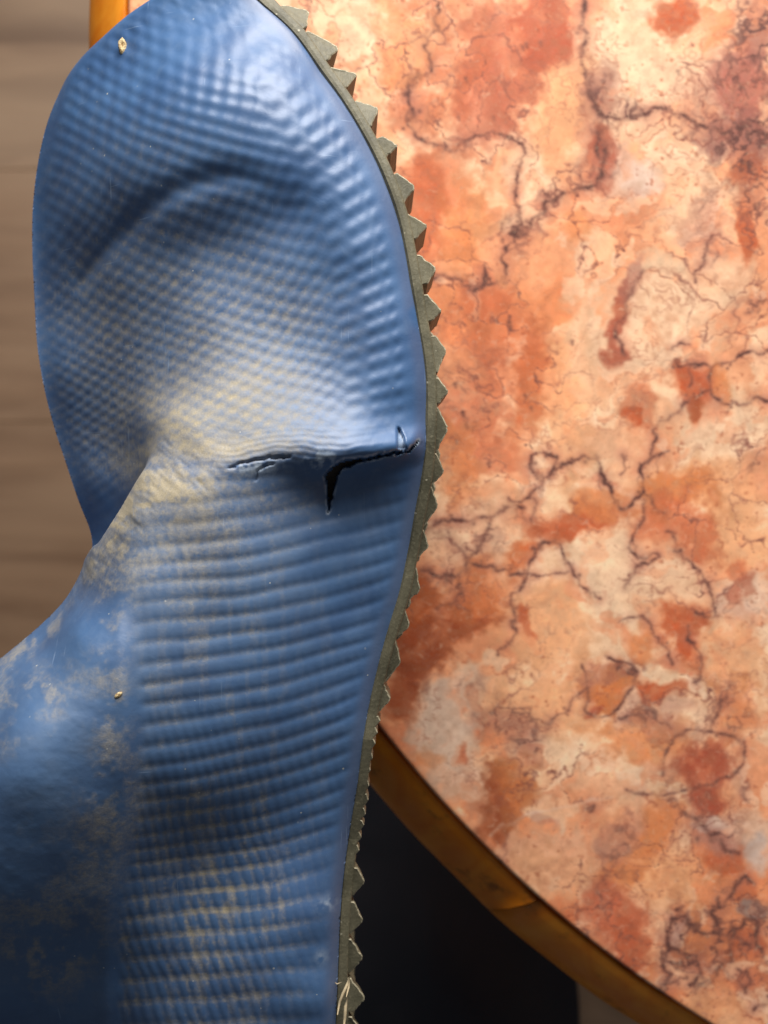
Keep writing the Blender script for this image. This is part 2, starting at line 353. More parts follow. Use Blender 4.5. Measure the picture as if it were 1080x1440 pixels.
    vein([(932, 1090), (938, 1055), (950, 1035), (980, 1026), (1005, 1030), (1030, 1035), (1048, 1048), (1046, 1072), (1030, 1092), (1000, 1104), (960, 1112), (905, 1116), (880, 1110)], 2.1, .7, .08)
    vein([(940, 1125), (960, 1140), (975, 1150), (985, 1160), (1000, 1178), (1020, 1196), (1040, 1200)], 3.0, .55); vein([(1050, 1100), (1045, 1120), (1055, 1130)], 1.6, .5)
    vein([(820, 1140), (835, 1133), (828, 1142)], 2.4, .6)
    vein([(925, 1405), (932, 1385), (932, 1355), (942, 1335), (938, 1310), (945, 1292), (960, 1288), (972, 1300), (985, 1313), (1003, 1312), (1008, 1295), (1000, 1283), (1012, 1276), (1010, 1262)], 2.4, .85)
    vein([(1012, 1276), (1026, 1262), (1034, 1245), (1048, 1232), (1062, 1244)], 2.2, .8)
    vein([(942, 1335), (960, 1342), (975, 1350), (985, 1370), (970, 1385), (990, 1382), (1008, 1364), (1030, 1352), (1028, 1330), (1032, 1305), (1050, 1292), (1066, 1300), (1062, 1318), (1072, 1340)], 2.4, .85)
    vein([(928, 1398), (945, 1382), (968, 1374)], 1.8, .7); vein([(1036, 1362), (1038, 1385), (1048, 1396), (1056, 1385), (1054, 1360)], 1.8, .6); vein([(1003, 1312), (1020, 1316), (1032, 1308)], 2.0, .8)
    vein([(950, 1280), (960, 1275), (955, 1288)], 2.0, .7); vein([(1060, 1420), (1080, 1400)], 2.4, .6)
    vein([(845, 1270), (858, 1225), (870, 1200)], 1.5, .4); vein([(705, 1215), (708, 1190), (714, 1172)], 1.6, .4)
    for q in [(716, 453, 3.6), (718, 460, 3), (804, 480, 3), (651, 580, 3.4), (687, 652, 3), (640, 540, 3), (738, 556, 2.6), (642, 620, 2.6), (747, 573, 2.4), (655, 110, 2.6), (880, 642, 2), (645, 165, 2), (694, 165, 2.5), (760, 60, 3), (740, 62, 3), (735, 66, 2.5), (1060, 82, 5), (953, 100, 2.5)]:
        stamp(V, q[0], q[1], q[2], .7); stamp(V, q[0]+1, q[1]+4, q[2]*.8, .55)
    # generic fine veins so that the slab goes on outside the frame
    def samp(A):
        fx = np.clip(x-x0, 0, nx-2.001); fy = np.clip(y-y0, 0, ny-2.001)
        i = fx.astype(int); j = fy.astype(int); u = fx-i; v = fy-j
        o = A[j, i]*(1-u)*(1-v)+A[j, i+1]*u*(1-v)+A[j+1, i]*(1-u)*v+A[j+1, i+1]*u*v
        return np.where((x > x0+2) & (x < x0+nx-3) & (y > y0+2) & (y < y0+ny-3), o, 0)
    out = (x > 1085) | (y < -5) | (y > 1445) | (x < 560)
    gv = sstep(0.06, 0.0, np.abs(fbm(X, Y, 150, 77, 5)))*sstep(0.0, 0.5, fbm(x, y, 160, 78, 2))
    thin = sstep(0.030, 0.0, np.abs(fbm(X, Y, 110, 79, 5)))*sstep(0.15, 0.6, fbm(x, y, 110, 80, 2))
    v = samp(V); h = samp(HAL)
    h2 = h*(0.75+0.6*n3)
    c = mixc(c, (180, 116, 96), h2*0.95)
    c = mixc(c, (150, 98, 80), thin*np.where(out, .8, .35)); c = mixc(c, (110, 72, 62), gv*np.where(out, .7, 0))
    # mottled knots of dark mineral
    f8 = np.abs(fbm(x+0.6*wx, y+0.6*wy, 20, 71, 4)); f9 = fbm(x, y, 26, 72, 3)
    for (qx, qy, qrx, qry, qa) in [(1040, 185, 60, 34, 1.0), (1045, 225, 40, 24, .9), (1065, 40, 34, 60, .9), (1040, 110, 50, 34, .6), (880, 160, 24, 26, .8), (850, 200, 20, 60, .8), (840, 130, 20, 34, .6), (1000, 330, 24, 60, .55), (1058, 280, 24, 40, .7),
        (725, 330, 24, 24, .9), (575, 150, 14, 30, .9), (640, 203, 24, 9, .8), (690, 395, 34, 16, .7), (715, 1010, 40, 20, .75), (742, 1055, 22, 36, .7), (640, 975, 50, 26, .4), (960, 1330, 46, 50, .9), (1045, 1320, 44, 60, .95), (1000, 1170, 40, 24, .8), (690, 745, 60, 26, .55), (640, 812, 34, 22, .6),
        (875, 945, 36, 12, .8), (930, 1005, 50, 20, .6), (1020, 1010, 40, 40, .45), (870, 1190, 26, 40, .5), (975, 1110, 60, 16, .5), (1075, 430, 30, 20, .7), (960, 500, 26, 16, .5), (1070, 640, 30, 30, .45), (655, 560, 60, 90, .28), (1050, 870, 40, 40, .35)]:
        sel = (np.abs(x-qx) < 2*qrx) & (np.abs(y-qy) < 2*qry)
        if not sel.any(): continue
        gm = np.exp(-((x[sel]-qx)/qrx)**2-((y[sel]-qy)/qry)**2)*qa
        lace = sstep(0.30, 0.02, f8[sel])*sstep(-.7, .3, f9[sel])
        cc_ = c[sel]; cc_ = cc_+(np.array([148, 98, 86.])-cc_)*np.clip(gm*0.55*sstep(-.5, .6, f9[sel]), 0, 1)[:, None]
        c[sel] = cc_+(np.array([88, 58, 54.])-cc_)*np.clip(gm*lace*1.1, 0, .9)[:, None]
    vm = sstep(-0.15, 0.55, fbm(x, y, 90, 97, 3)); vm2 = sstep(0.0, 0.6, fbm(x, y, 60, 98, 3))
    c = mixc(c, (150, 92, 76), sstep(0.085, 0.0, fb-fa)*vm*0.55)
    c = mixc(c, (104, 68, 60), sstep(0.035, 0.0, fb-fa)*vm*(0.45+0.4*n4))
    c = mixc(c, (158, 100, 80), sstep(0.10, 0.0, fd-fc)*vm2*0.45)
    vv = np.clip(v*(0.95+0.5*n4+0.25*n3), 0, 1)
    c = mixc(c, (92, 60, 54), vv)
    # pale calcite line
    pl = seg_dist(x + 3*n3, y + 4*n3, [(690, 1175), (705, 1160), (740, 1147), (800, 1132), (860, 1120)])
    c = mixc(c, (238, 214, 190), sstep(4.5, 0.6, pl)*0.45*(0.5+0.5*sstep(-.3, .4, n3)))
    return np.clip(c, 10, 252)

# polar slab mesh: fine where the picture looks, coarse elsewhere
r_list = np.concatenate([np.linspace(0, 700, 15)[:-1], np.arange(700, 790, 12), np.arange(790, 1706, 2.0)])
edge_r = [1707, 1709.5, 1711.5, 1712.6, 1713, 1713]; edge_z = [0, -0.00012, -0.0005, -0.0011, -0.002, -0.020]
fine = np.arange(math.radians(116), math.radians(186), 2.0/1450)
coarse = np.linspace(fine[-1], fine[0]+2*math.pi, 180)[1:-1]
th = np.concatenate([fine, coarse]); NT = len(th)
rad = np.concatenate([r_list[1:], edge_r]); zz = np.concatenate([np.zeros(len(r_list)-1), edge_z])
RR, TH = np.meshgrid(rad, th, indexing='ij'); ZZ = np.repeat(zz[:, None], NT, 1)
PX = 1892+RR*np.cos(TH); PY = -20+RR*np.sin(TH)
edge_w = 1+0.0*PX
Vt = np.stack([(PX-1892)*TZ, -(PY+20)*TZ, ZZ-ZF], -1).reshape(-1, 3)
nr = len(rad); idx = np.arange(nr*NT).reshape(nr, NT); nxt = np.roll(idx, -1, 1)
Q = np.stack([idx[:-1], nxt[:-1], nxt[1:], idx[1:]], -1).reshape(-1, 4)
slab = np_mesh('marble_top', Vt, Q)
slab.flip_normals()
cc = np.zeros((nr*NT, 3)); fx, fy = PX.ravel(), PY.ravel()
cc[:] = lin(marble_colour(fx, fy))
attr_c(slab, 'stone', cc)
m = Mat('marble')
st = m.attr('stone', 'Color')
f1 = m.noise(420, 5, 0.62, dist=0.8); f2 = m.noise(1500, 2, 0.5)
c = m.mix(m.ramp(f1, 0.50, 0.78, 0, 0.20), st, L3(180, 96, 66))
c = m.mix(m.ramp(f1, 0.46, 0.22, 0, 0.28), c, L3(250, 220, 184))
f3 = m.noise(3000, 3, 0.7)
c = m.mix(m.ramp(f2, 0.62, 0.72, 0, 0.35), c, L3(120, 72, 56))
c = m.mix(m.ramp(f3, 0.50, 0.72, 0, 0.16), c, L3(252, 228, 204)); c = m.mix(m.ramp(f3, 0.48, 0.28, 0, 0.18), c, L3(176, 104, 80))
c = m.mix(1.0, c, (0.92, 0.84, 0.85), 'MULTIPLY')
m.set(Base_Color=c, Roughness=m.ramp(f1, 0.3, 0.7, 0.28, 0.40), Specular_IOR_Level=0.4, Subsurface_Weight=0.0)
M_marble = m.m
slab_o = put('marble_top', slab, M_marble, table)

# centre cap of the polar mesh
capn = 48
py = [(rad[0]*TZ*math.cos(a), -rad[0]*TZ*math.sin(a), -ZF) for a in th[::max(1, NT//capn)]]

m = Mat('rim_wood')
g = m.noise(1.0, 5, 0.6, dist=1.2, stretch=(60, 60, 8)); g2 = m.noise(90, 4, 0.6); g3 = m.noise(18, 3, 0.5)
c = m.mix(m.ramp(g, 0.3, 0.7), L3(226, 122, 8), L3(244, 156, 42))
c = m.mix(m.ramp(g3, 0.4, 0.7, 0, .55), c, L3(238, 138, 14)); c = m.mix(m.ramp(g2, 0.56, 0.72, 0, 0.7), c, L3(112, 66, 24))
m.set(Base_Color=c, Roughness=m.ramp(g2, .3, .7, .34, .55)); m.bump(g2, 0.2, 0.0006); M_rim = m.m
prof = [(1700, -0.022), (1714, -0.0040), (1716.5, -0.0026), (1721, -0.0026), (1735, -0.0046), (1752, -0.0076), (1768, -0.0112), (1780, -0.0155), (1786, -0.020), (1786, -0.028), (1780, -0.031), (1764, -0.034), (1700, -0.034)]
jang = math.atan2(1335, -1172)
for q in range(4):
    a0 = jang + q*math.pi/2 + 0.0004; a1 = jang + (q+1)*math.pi/2 - 0.0004
    n = 120; v = []; f = []
    for i in range(n+1):
        for (r, z) in prof:
            # the butt joint runs a little askew, as the photograph shows
            sk = (r-1713)/73*0.030
            a = a0+(a1-a0)*i/n + 0.55*sk
            wob = 1.0+0.0006*math.sin(a*23)+0.0004*math.sin(a*61)
            v.append((r*wob*TZ*math.cos(a), -r*wob*TZ*math.sin(a), z-ZF))
    kp = len(prof)
    for i in range(n):
        for j in range(kp):
            f.append((i*kp+j, i*kp+(j+1) % kp, (i+1)*kp+(j+1) % kp, (i+1)*kp+j))
    f.append(tuple(range(kp))); f.append(tuple(reversed([n*kp+j for j in range(kp)])))
    put('rim_segment', py_mesh('rim_segment', v, f, True), M_rim, table)
def lathe(profile, n=48):
    v = []; f = []; kp = len(profile)
    for i in range(n):
        a = 2*math.pi*i/n
        for r, z in profile: v.append((r*math.cos(a), r*math.sin(a), z))
    for i in range(n):
        for j in range(kp-1):
            f.append((i*kp+j, ((i+1) % n)*kp+j, ((i+1) % n)*kp+j+1, i*kp+j+1))
    return v, f
v, f = lathe([(0.0, 0.03), (0.16, 0.028), (0.175, 0.02), (0.175, 0.0), (0, 0)])
put('base', py_mesh('base', v, f, True), M_rim, table)
v, f = lathe([(0.0, 0.028), (0.055, 0.028), (0.05, 0.06), (0.032, 0.12), (0.032, 0.5), (0.05, 0.62), (0.11, 0.684), (0.30, 0.690), (0.33, 0.699), (0.0, 0.699)])
put('pedestal', py_mesh('pedestal', v, f, True), M_rim, table)

# ------------------------------------------------------------------ boot
ZR = 0.095; U = K*(ZC-ZR)                 # plan pixel unit: photo pixel at the height of the boot's flank
def plan(x, y, z):
    s = (ZC-z)/(ZC-ZR); return (540+(x-540)*s, 720+(y-720)*s)
boot = bpy.data.objects.new('rubber_boot', None); COL.objects.link(boot)
tag(boot, 'dirty blue rubber boot lying on its side with cracked instep and grey toothed sole', 'boot')

ZS = 0.0865
# the foot is widest at the ball: its flank sinks towards the arch and heel, and towards the toe tip
HD = ([620, 760, 900, 1040, 1180, 1320, 1440, 1900], [0, .0042, .0066, .0084, .0146, .0172, .0196, .029])
TD = ([-100, 5, 44, 99, 147, 205, 257, 400], [-.0150, -.0078, -.0058, -.0042, -.0026, -.0015, -.0008, 0])
def heel_drop(x, y): return float(np.interp(y, *HD))*float(np.interp(x, [160, 260, 420, 560], [0, .22, .75, 1]))
def soledrop(y): return float(np.interp(y, *TD))-heel_drop(600, y)
inner_img = [(296, -54), (321, -37), (346, -17), (370, 5), (413, 44.5), (453, 99), (487, 147), (521, 205), (545, 257), (562, 308), (573, 360), (579, 394), (588, 447), (598, 507), (601, 553), (600, 607), (595, 667), (583, 733), (573, 787), (562, 837), (541, 905), (522, 980), (512, 1037), (503, 1103), (493, 1160), (485, 1217), (480, 1267), (477, 1320), (475, 1373), (472, 1440), (470, 1520), (470, 1620), (476, 1740), (472, 1850), (440, 1930)]
inner = [plan(x, y, ZS+soledrop(y)) for x, y in inner_img]
inner_s = catmull(inner, 5)
left_img = [(262, -19, 0.0572), (225, -1, 0.0572), (180, 24, 0.0562), (142, 52, 0.0552), (115, 77, 0.0532), (97, 102, 0.0512), (85, 126, 0.0502), (68, 172, 0.0482), (55, 226, 0.0472), (47, 288, 0.0462), (45, 345, 0.0462), (47, 405, 0.0462), (53, 480, 0.0452), (64, 545, 0.0452), (78, 600, 0.0452), (95, 650, 0.0452), (114, 705, 0.0452), (131, 752, 0.0462),
            (107, 796, 0.0670), (97, 825, 0.0670), (81, 850, 0.0670), (55, 877, 0.0670), (18, 909, 0.0670), (-20, 938, 0.0660), (-90, 975, 0.0640)]
left = [plan(x, y, z) for x, y, z in left_img]
left += [(-330, 1035), (-560, 1050), (-690, 1055), (-720, 1080), (-725, 1400), (-720, 1730), (-690, 1765), (-400, 1800), (-100, 1850), (80, 1910), (250, 1960), (380, 1965)]
left_s = catmull(left, 4)
outline = list(inner_s) + list(reversed(left_s))

def axis(lo, a, b, hi, d, D):
    l = np.arange(a, lo, -D)[1:][::-1]; c_ = np.arange(a, b, d); r = np.arange(b, hi, D); return np.concatenate([l, c_, r])
gx = axis(-745, -115, 640, 660, 2.0, 7.0); gy = axis(-170, -162, 1500, 1990, 2.0, 7.0)
GX, GY = np.meshgrid(gx, gy)
SD = sdf(GX, GY, outline)
# snap the outer ring of grid points onto the outline
gyy, gxx = np.gradient(SD, gy, gx); gl = np.hypot(gxx, gyy)+1e-9
cellw = np.maximum(np.gradient(gx)[None, :], np.gradient(gy)[:, None])
snap = (SD < 0.45*cellw) & (SD > -1.6*cellw)
for _ in range(2):
    GX = np.where(snap, GX - SD*gxx/gl, GX); GY = np.where(snap, GY - SD*gyy/gl, GY)
    SD2 = SD.copy(); SD2[snap] = sdf(GX[snap], GY[snap], outline); SD = SD2
inside = SD > -0.3*cellw
keep = inside[:-1, :-1] & inside[1:, :-1] & inside[:-1, 1:] & inside[1:, 1:]
SDc = np.maximum(SD, 0)

def heights(pts, X, Y, smooth=0.0):
    P = [plan(x, y, z)+(z,) for x, y, z in pts]
    return rbf([p[0] for p in P], [p[1] for p in P], [p[2] for p in P], X, Y, smooth)
E = .0865
T_pts = [(300, -55, .074), (370, 5, .0785), (413, 44, .0805), (453, 99, .0815), (487, 147, .0835), (521, 205, .0845), (545, 257, .085), (562, 308, .0855), (579, 394, .086), (588, 447, E), (598, 507, E), (601, 553, E), (599, 612, .087),
         (300, 5, .0755), (330, 60, .0835), (400, 110, .0885), (440, 190, .0905), (480, 270, .0905), (510, 350, .0905), (535, 450, .0905), (550, 540, .0905), (545, 600, .0915),
         (300, 130, .0895), (340, 180, .0922), (380, 250, .0918), (240, 110, .0835), (250, 15, .0720), (250, 60, .0780), (190, 60, .0690), (180, 90, .070), (200, 180, .0826), (260, 220, .0887), (150, 160, .0715), (120, 220, .067), (170, 260, .078),
         (330, 275, .0893), (250, 290, .0855), (180, 325, .0748), (105, 372, .0575), (410, 295, .0895), (100, 300, .0615), (70, 300, .052),
         (300, 345, .0840), (240, 360, .0802), (170, 395, .0708), (110, 440, .0560), (380, 370, .0882), (460, 400, .0895), (300, 450, .0858), (220, 470, .0760), (150, 490, .0640), (90, 520, .0530), (400, 480, .0890), (480, 520, .0910),
         (310, 550, .0915), (250, 560, .0855), (210, 570, .0770), (160, 580, .0635), (110, 600, .0530), (400, 580, .0945), (480, 590, .0945), (240, 610, .0905), (320, 625, .0965), (420, 625, .0980), (500, 620, .0965), (213, 605, .0815), (200, 620, .0745), (180, 650, .0660), (140, 680, .0570), (155, 730, .0570), (300, 655, .0980), (450, 645, .0985), (570, 632, .0930)]
B_pts = [(600, 615, .0870), (595, 667, E), (583, 733, E), (573, 787, E), (562, 837, E), (541, 905, E), (522, 980, E), (512, 1037, .086), (503, 1103, .086), (493, 1160, .086), (485, 1217, .086), (480, 1267, .086), (477, 1320, .086), (475, 1373, .086), (472, 1440, .086), (470, 1600, .084), (470, 1850, .080),
         (225, 628, .0895), (262, 650, .0960), (170, 705, .0890), (132, 765, .0840), (300, 655, .0985), (450, 648, .0960), (540, 645, .0910), (260, 690, .0990), (200, 720, .0950), (160, 780, .0910), (115, 830, .0800), (60, 900, .0780), (0, 945, .0770), (-80, 1000, .076),
         (500, 690, .0892), (420, 700, .0938), (340, 710, .0985), (540, 760, .0878), (450, 760, .0930), (350, 770, .0985), (240, 770, .0995), (180, 810, .0975), (110, 890, .0950), (40, 960, .0925),
         (500, 850, .0888), (400, 870, .0960), (300, 880, .0995), (200, 880, .1010), (120, 960, .1020), (20, 1020, .1010), (480, 960, .0890), (380, 980, .0955), (280, 1000, .0990), (200, 1000, .1010), (100, 1060, .1040), (0, 1090, .1035),
         (460, 1080, .0880), (370, 1090, .0925), (270, 1110, .0950), (200, 1120, .0955), (120, 1150, .0990), (30, 1170, .1012), (440, 1180, .0880), (340, 1190, .0870), (240, 1210, .0850), (140, 1240, .0885), (40, 1270, .0920),
         (440, 1290, .0895), (330, 1300, .0850), (220, 1320, .0800), (120, 1350, .0735), (30, 1380, .0745), (440, 1400, .0890), (330, 1420, .0830), (220, 1440, .0740), (100, 1460, .0570), (0, 1480, .054),
         (300, 1650, .077), (150, 1650, .058), (-300, 1150, .1000), (-300, 1350, .083), (-300, 1600, .058), (300, 1850, .070), (-650, 1200, .095), (-650, 1500, .07)]
HT = heights(T_pts, GX, GY, 1e-4); HB = heights([(x, y, z-heel_drop(x, y)) for x, y, z in B_pts], GX, GY, 1e-4)
S_img = [(90, 790, .08), (118, 768, .082), (132, 757, .085), (170, 700, .088), (208, 638, .09), (228, 618, .09)]
S_pl = [plan(x, y, z) for x, y, z in S_img] + [plan(x, y, .097) for x, y in [(260, 640), (330, 653), (400, 642), (470, 648), (560, 634), (600, 618)]]
Bpoly = [(-2000, 820)] + [(40, 815)] + catmull(S_pl, 5) + [(700, 600), (700, 3000), (-2000, 3000)]
sb = sdf(GX, GY, Bpoly)
wdt = 3.5 + 26*sstep(165, 290, GX)
wB = sstep(-1, 1, sb/wdt)
ridge_round = 0.0065*np.exp(-np.maximum(sb, 0)/22)*sstep(215, 150, GX)
H = HT*(1-wB) + (HB-ridge_round)*wB

def blur(A, n):
    for _ in range(n):
        A = (np.roll(A, 1, 0)+A*2+np.roll(A, -1, 0))*.25; A = (np.roll(A, 1, 1)+A*2+np.roll(A, -1, 1))*.25
    return A
cm = np.exp(-((GX-222)/46)**2-((GY-618)/34)**2)
H = H+(blur(H, 90)-H)*np.clip(cm*1.6, 0, 1)
# projected photo coordinates of every grid point: where the photograph shows this bit of surface
def proj(X, Y, Z):
    s = (ZC-ZR)/(ZC-Z); return 540+(X-540)*s, 720+(Y-720)*s
IX, IY = proj(GX, GY, H)
dsole = seg_dist(GX, GY, inner_s)
near_sole = sstep(70, 10, dsole)*sstep(-130, -60, GY+ (GX-330)*0.3)
zedge = .047+(.0555-.047)*sstep(760, 840, GY)*sstep(200, 0, GX)
zs_top = np.interp(IY, *TD)-np.interp(IY, *HD)
zedge = zedge*(1-near_sole)+(.0856+zs_top)*near_sole
ew = (48 - 30*near_sole)*(1-0.5*sstep(200, 80, IY))
tt = np.clip((SDc/ew+0.13)/1.13, 0, 1); prof_e = np.sqrt(np.clip(1-(1-tt)**2, 0, 1))
H = zedge + (H-zedge)*prof_e
Hbase = H.copy()

# ---- relief: ribs, bump lattice, wrinkles
xs_y = np.array([p[1] for p in inner_img]); xs_x = np.array([p[0] for p in inner_img])
def xsole(y): return np.interp(y, xs_y, xs_x)
a_y = np.array([-200, 60, 200, 330, 430, 540, 620, 700, 800, 900, 1000, 1100, 1200, 1300, 1400, 1700]); a_v = np.array([.9, .85, .8, .68, .55, .38, .33, .36, .36, .38, .42, .42, .30, .18, .10, .02])
ph = IY.copy()
for _ in range(7):
    dxl = np.maximum(xsole(ph)-IX, 0); Lc = 330.0-70*(sb > 0)
    ph = 0.4*ph + 0.6*(IY - np.interp(ph, a_y, a_v)*Lc*(1-np.exp(-dxl/Lc)))
ph = ph + fbm(GX, GY, 120, 41, 2)*3.5
pitch = np.interp(ph, [-100, 600, 700, 1500], [27, 27, 33, 35])
# integrate 1/pitch
yy = np.linspace(-400, 2100, 2501); cyc = np.cumsum(1/np.interp(yy, [-100, 600, 700, 900, 1000, 1150, 1220, 1500], [24.5, 24.5, 28, 28, 26, 26, 35, 36])); PHI = np.interp(ph, yy, cyc)
rib = np.cos(2*np.pi*PHI)
tt2 = dsole + 0.0*GX
# distance from the sole measured over the curved surface near the left flank
psi = (xsole(IY)-IX)*0.92 + 40*sstep(230, 40, IX)*sstep(760, 640, IY) + fbm(GX, GY, 90, 42, 2)*4
lat = np.cos(2*np.pi*PHI)*np.cos(2*np.pi*psi/31.0)
toe = sstep(20, -20, sb)
w_rib_toe = sstep(165, 45, dsole)
toe_rel = 0.00015*rib*w_rib_toe*(0.8+0.2*np.cos(2*np.pi*psi/17)) + 0.000105*(1+0.7*sstep(320, 150, IY))*lat*(1-0.75*w_rib_toe)*sstep(5, 40, dsole)
sq = sstep(-130, -20, sb)*toe                          # squeezed lattice close to the fold
toe_rel *= (1-0.55*sq)
edge_fade = sstep(5, 26, dsole)*(0.35+0.65*sstep(6, 45, SDc))
tipfade = sstep(6, 40, SDc)
seam_img = [(150, 700), (168, 770), (176, 850), (184, 930), (190, 1000), (186, 1060), (176, 1140), (158, 1230), (140, 1310), (132, 1370), (125, 1440), (115, 1560)]
seam_pl = [plan(x, y, .098) for x, y in seam_img]
seam_side = GX - np.interp(GY, [p[1] for p in seam_pl], [p[0] for p in seam_pl])      # >0 on the ribbed panel
panel = sstep(4, 22, seam_side)
low = sstep(1020, 1180, IY)
ridges = 1-np.abs(((PHI) % 1.0)*2-1)                   # sharper valleys
ribB = 0.75*rib+0.25*np.cos(4*np.pi*PHI)*-0.5
cross = np.cos(2*np.pi*(psi+0.35*IY)/14.0)
backr = (0.00017-0.00004*low)*ribB + 0.000045*low*cross*sstep(60, 160, dsole)+0.00003*cross
back_rel = backr*panel*(0.25+0.75*sstep(640, 800, IY+0.12*(IX-200)))*(0.55+0.45*sstep(180, 330, IX + 160*sstep(850, 1000, IY)))
shell = np.where(sb > 0, 1.0, 0.0)
rel = toe_rel*toe*tipfade + back_rel*(1-toe)
rel *= edge_fade
H += rel
# seam: the smooth shaft sheet ends in a soft lip above the ribbed panel
lipw = sstep(760, 1000, IY)*(1-toe)
H += 0.0015*sstep(24, -10, seam_side)*lipw*sstep(0, 60, SDc)
H += 0.0004*np.exp(-((seam_side+10)/14)**2)*lipw
# dark crease across the toe box
crease = [plan(x, y, .075) for x, y in [(92, 380), (130, 350), (180, 318), (230, 292), (285, 274), (340, 268), (395, 280)]]
dcr = seg_dist(GX, GY, catmull(crease, 5)); crw = sstep(410, 300, IX)*sstep(70, 130, IX)
H -= 0.0013*np.exp(-(dcr/17)**2)*crw
# fine creases along the fold
wr = np.exp(-((sb+14)/26)**2)*sstep(265, 340, IX)*sstep(575, 480, IX)
H += wr*0.00006*(np.sin(sb*2*np.pi/8.5+2.5*fbm(GX, GY, 40, 51, 2))+0.6*fbm(GX/3, GY, 9, 52, 2))
wl = np.exp(-((sb-26)/30)**2)*sstep(330, 250, IX)
rot = (IX+IY*0.9)
H += wl*0.00022*fbm(IX*0.72+IY*0.7, (IY*0.72-IX*0.7)*3.2, 26, 53, 3)
wsh = sstep(10, -30, seam_side)*(1-toe)
H += wsh*0.00013*fbm(IX, IY*1.3, 46, 54, 4)

# ---- the tear
tear = [(589, 619), (586, 624), (573, 633), (557, 634), (532, 640), (507, 644.5), (485, 646), (472, 652), (460, 661), (455, 668), (459.5, 684), (460, 703), (461, 722), (465, 705), (470, 690), (474, 671), (480, 660), (498, 652), (532, 645), (560, 638.5), (574, 635), (588, 624)]
slit = [(559, 600), (558.5, 612), (559, 633), (571, 633), (568.5, 615), (562, 602)]
rag = fbm(IX, IY, 7, 55, 2)
def imgsdf(poly): return sdf(IX, IY, poly)
win = (IX > 280) & (IX < 620) & (IY > 570) & (IY < 760)
ti = np.full(GX.shape, -50.0); sl = ti.copy(); ck = np.full(GX.shape, 50.0); ck2 = ck.copy()
ti[win] = sdf(IX[win]+0.8*rag[win], IY[win]+1.3*rag[win], tear); sl[win] = sdf(IX[win], IY[win], slit)
ck[win] = seg_dist(IX[win]+1.0*rag[win], IY[win]+1.6*rag[win], [(322, 657), (343, 651), (371, 645), (395, 643), (408, 642)])
ck2[win] = seg_dist(IX[win]+rag[win], IY[win], [(384, 652), (371, 656), (363, 662), (360, 675)])
up = np.where(win, 1.0, 0.0)
# lifted lip above the tear, sunken flap below
tline = np.interp(IX, [300, 380, 470, 532, 573, 590], [662, 645, 650, 642, 634, 620])
span = sstep(430, 480, IX)*sstep(600, 575, IX)
dl = IY-tline
H += span*0.0008*np.exp(-((dl+9)/13)**2)
H -= span*(0.0010*sstep(-2, 6, dl)*np.exp(-np.maximum(dl, 0)/38))
H -= 0.0012*np.exp(-((IX-462)**2/160+(IY-695)**2/900))
open_ = np.maximum(sstep(-1.2, 1.6, ti), 0)
H -= 0.0032*open_ + 0.0016*sstep(-1, 2.0, sl)
ckm = np.maximum(sstep(2.6, 0.4, ck - 1.2*sstep(325, 375, IX)*sstep(412, 380, IX)), sstep(2.4, 0.4, ck2))
H -= 0.0006*ckm
pale = np.maximum.reduce([0.9*sstep(3.2, 0.8, np.abs(ti+1.4))*sstep(-6, -0.5, -np.abs(dl)+6)*0+0.8*sstep(4.0, 0.5, -ti)*sstep(0.3, -0.5, ti)*(0.3+0.7*(rag > -0.1)),
    0.45*sstep(0, 1.8, sl), 0.85*sstep(0.05, 0.5, fbm(IX, IY, 9, 56, 3)+0.7*np.exp(-((IX-452)**2/420+(IY-645)**2/90)))*np.exp(-((IX-452)**2/700+(IY-645)**2/160)),
    0.85*sstep(-0.1, 0.4, fbm(IX, IY, 11, 57, 3))*np.exp(-((IX-362)**2/1000+(IY-658)**2/110))])
pale *= (1-sstep(0, 1.5, ti))

# ---- dirt map (film of dry ochre soil with its own shape)
def g(cx, cy, rx, ry, rot=0):
    ca, sa = math.cos(math.radians(rot)), math.sin(math.radians(rot)); dx = IX-cx; dy = IY-cy
    return np.exp(-(((dx*ca+dy*sa)/rx)**2+((-dx*sa+dy*ca)/ry)**2))
nz = fbm(IX, IY, 40, 58, 4); nzf = fbm(IX, IY, 9, 59, 3)
latn = np.clip(-lat*0.5+0.5, 0, 1)
net_toe = sstep(0.3, 0.95, latn + 0.22*nzf)
region_toe = np.clip(0.95*g(300, 520, 150, 110, -25)+0.55*g(220, 400, 150, 90, -20)+0.35*g(200, 270, 160, 120)+0.6*g(330, 600, 140, 40)+0.45*g(140, 560, 80, 130)+0.35*g(400, 480, 90, 120)+0.25*g(120, 420, 60, 80), 0, 1.15)
dirt = toe*(region_toe*((0.16*net_toe+0.20*latn)*(0.9+0.3*nz)+0.10) + 0.40*g(225, 615, 60, 60)*sstep(-0.6, 0.5, nz) + 0.50*g(300, 640, 120, 24, -4) + 0.28*g(330, 560, 110, 60))
valley = sstep(0.0, -0.75, ribB)
stk = fbm(IX*1.0, IY*0.16, 12, 60, 3)
dB = 1.0*g(180, 690, 70, 38, -55)+0.95*g(140, 770, 36, 60, 20)+0.8*g(250, 690, 80, 30, -20)+0.62*g(240, 760, 110, 70)+0.40*g(330, 700, 100, 40)
dB = 0.66*dB*(0.5+0.55*sstep(-0.6, 0.6, nz+0.8*nzf))
dB += 0.34*g(158, 950, 24, 190, 0)*sstep(-0.9, 0.7, nz+0.6*nzf)+0.34*g(150, 1150, 40, 110, 12)*sstep(-0.9, 0.7, nz+0.6*nzf)
dB += 0.24*g(70, 970, 70, 34, -25)*sstep(-0.6, 0.8, nz+0.6*nzf)+0.3*g(20, 1000, 60, 60)*sstep(-0.5, 0.8, nz+.4*nzf)+0.5*g(40, 905, 90, 14, -38)*sstep(-0.3, .5, nz)
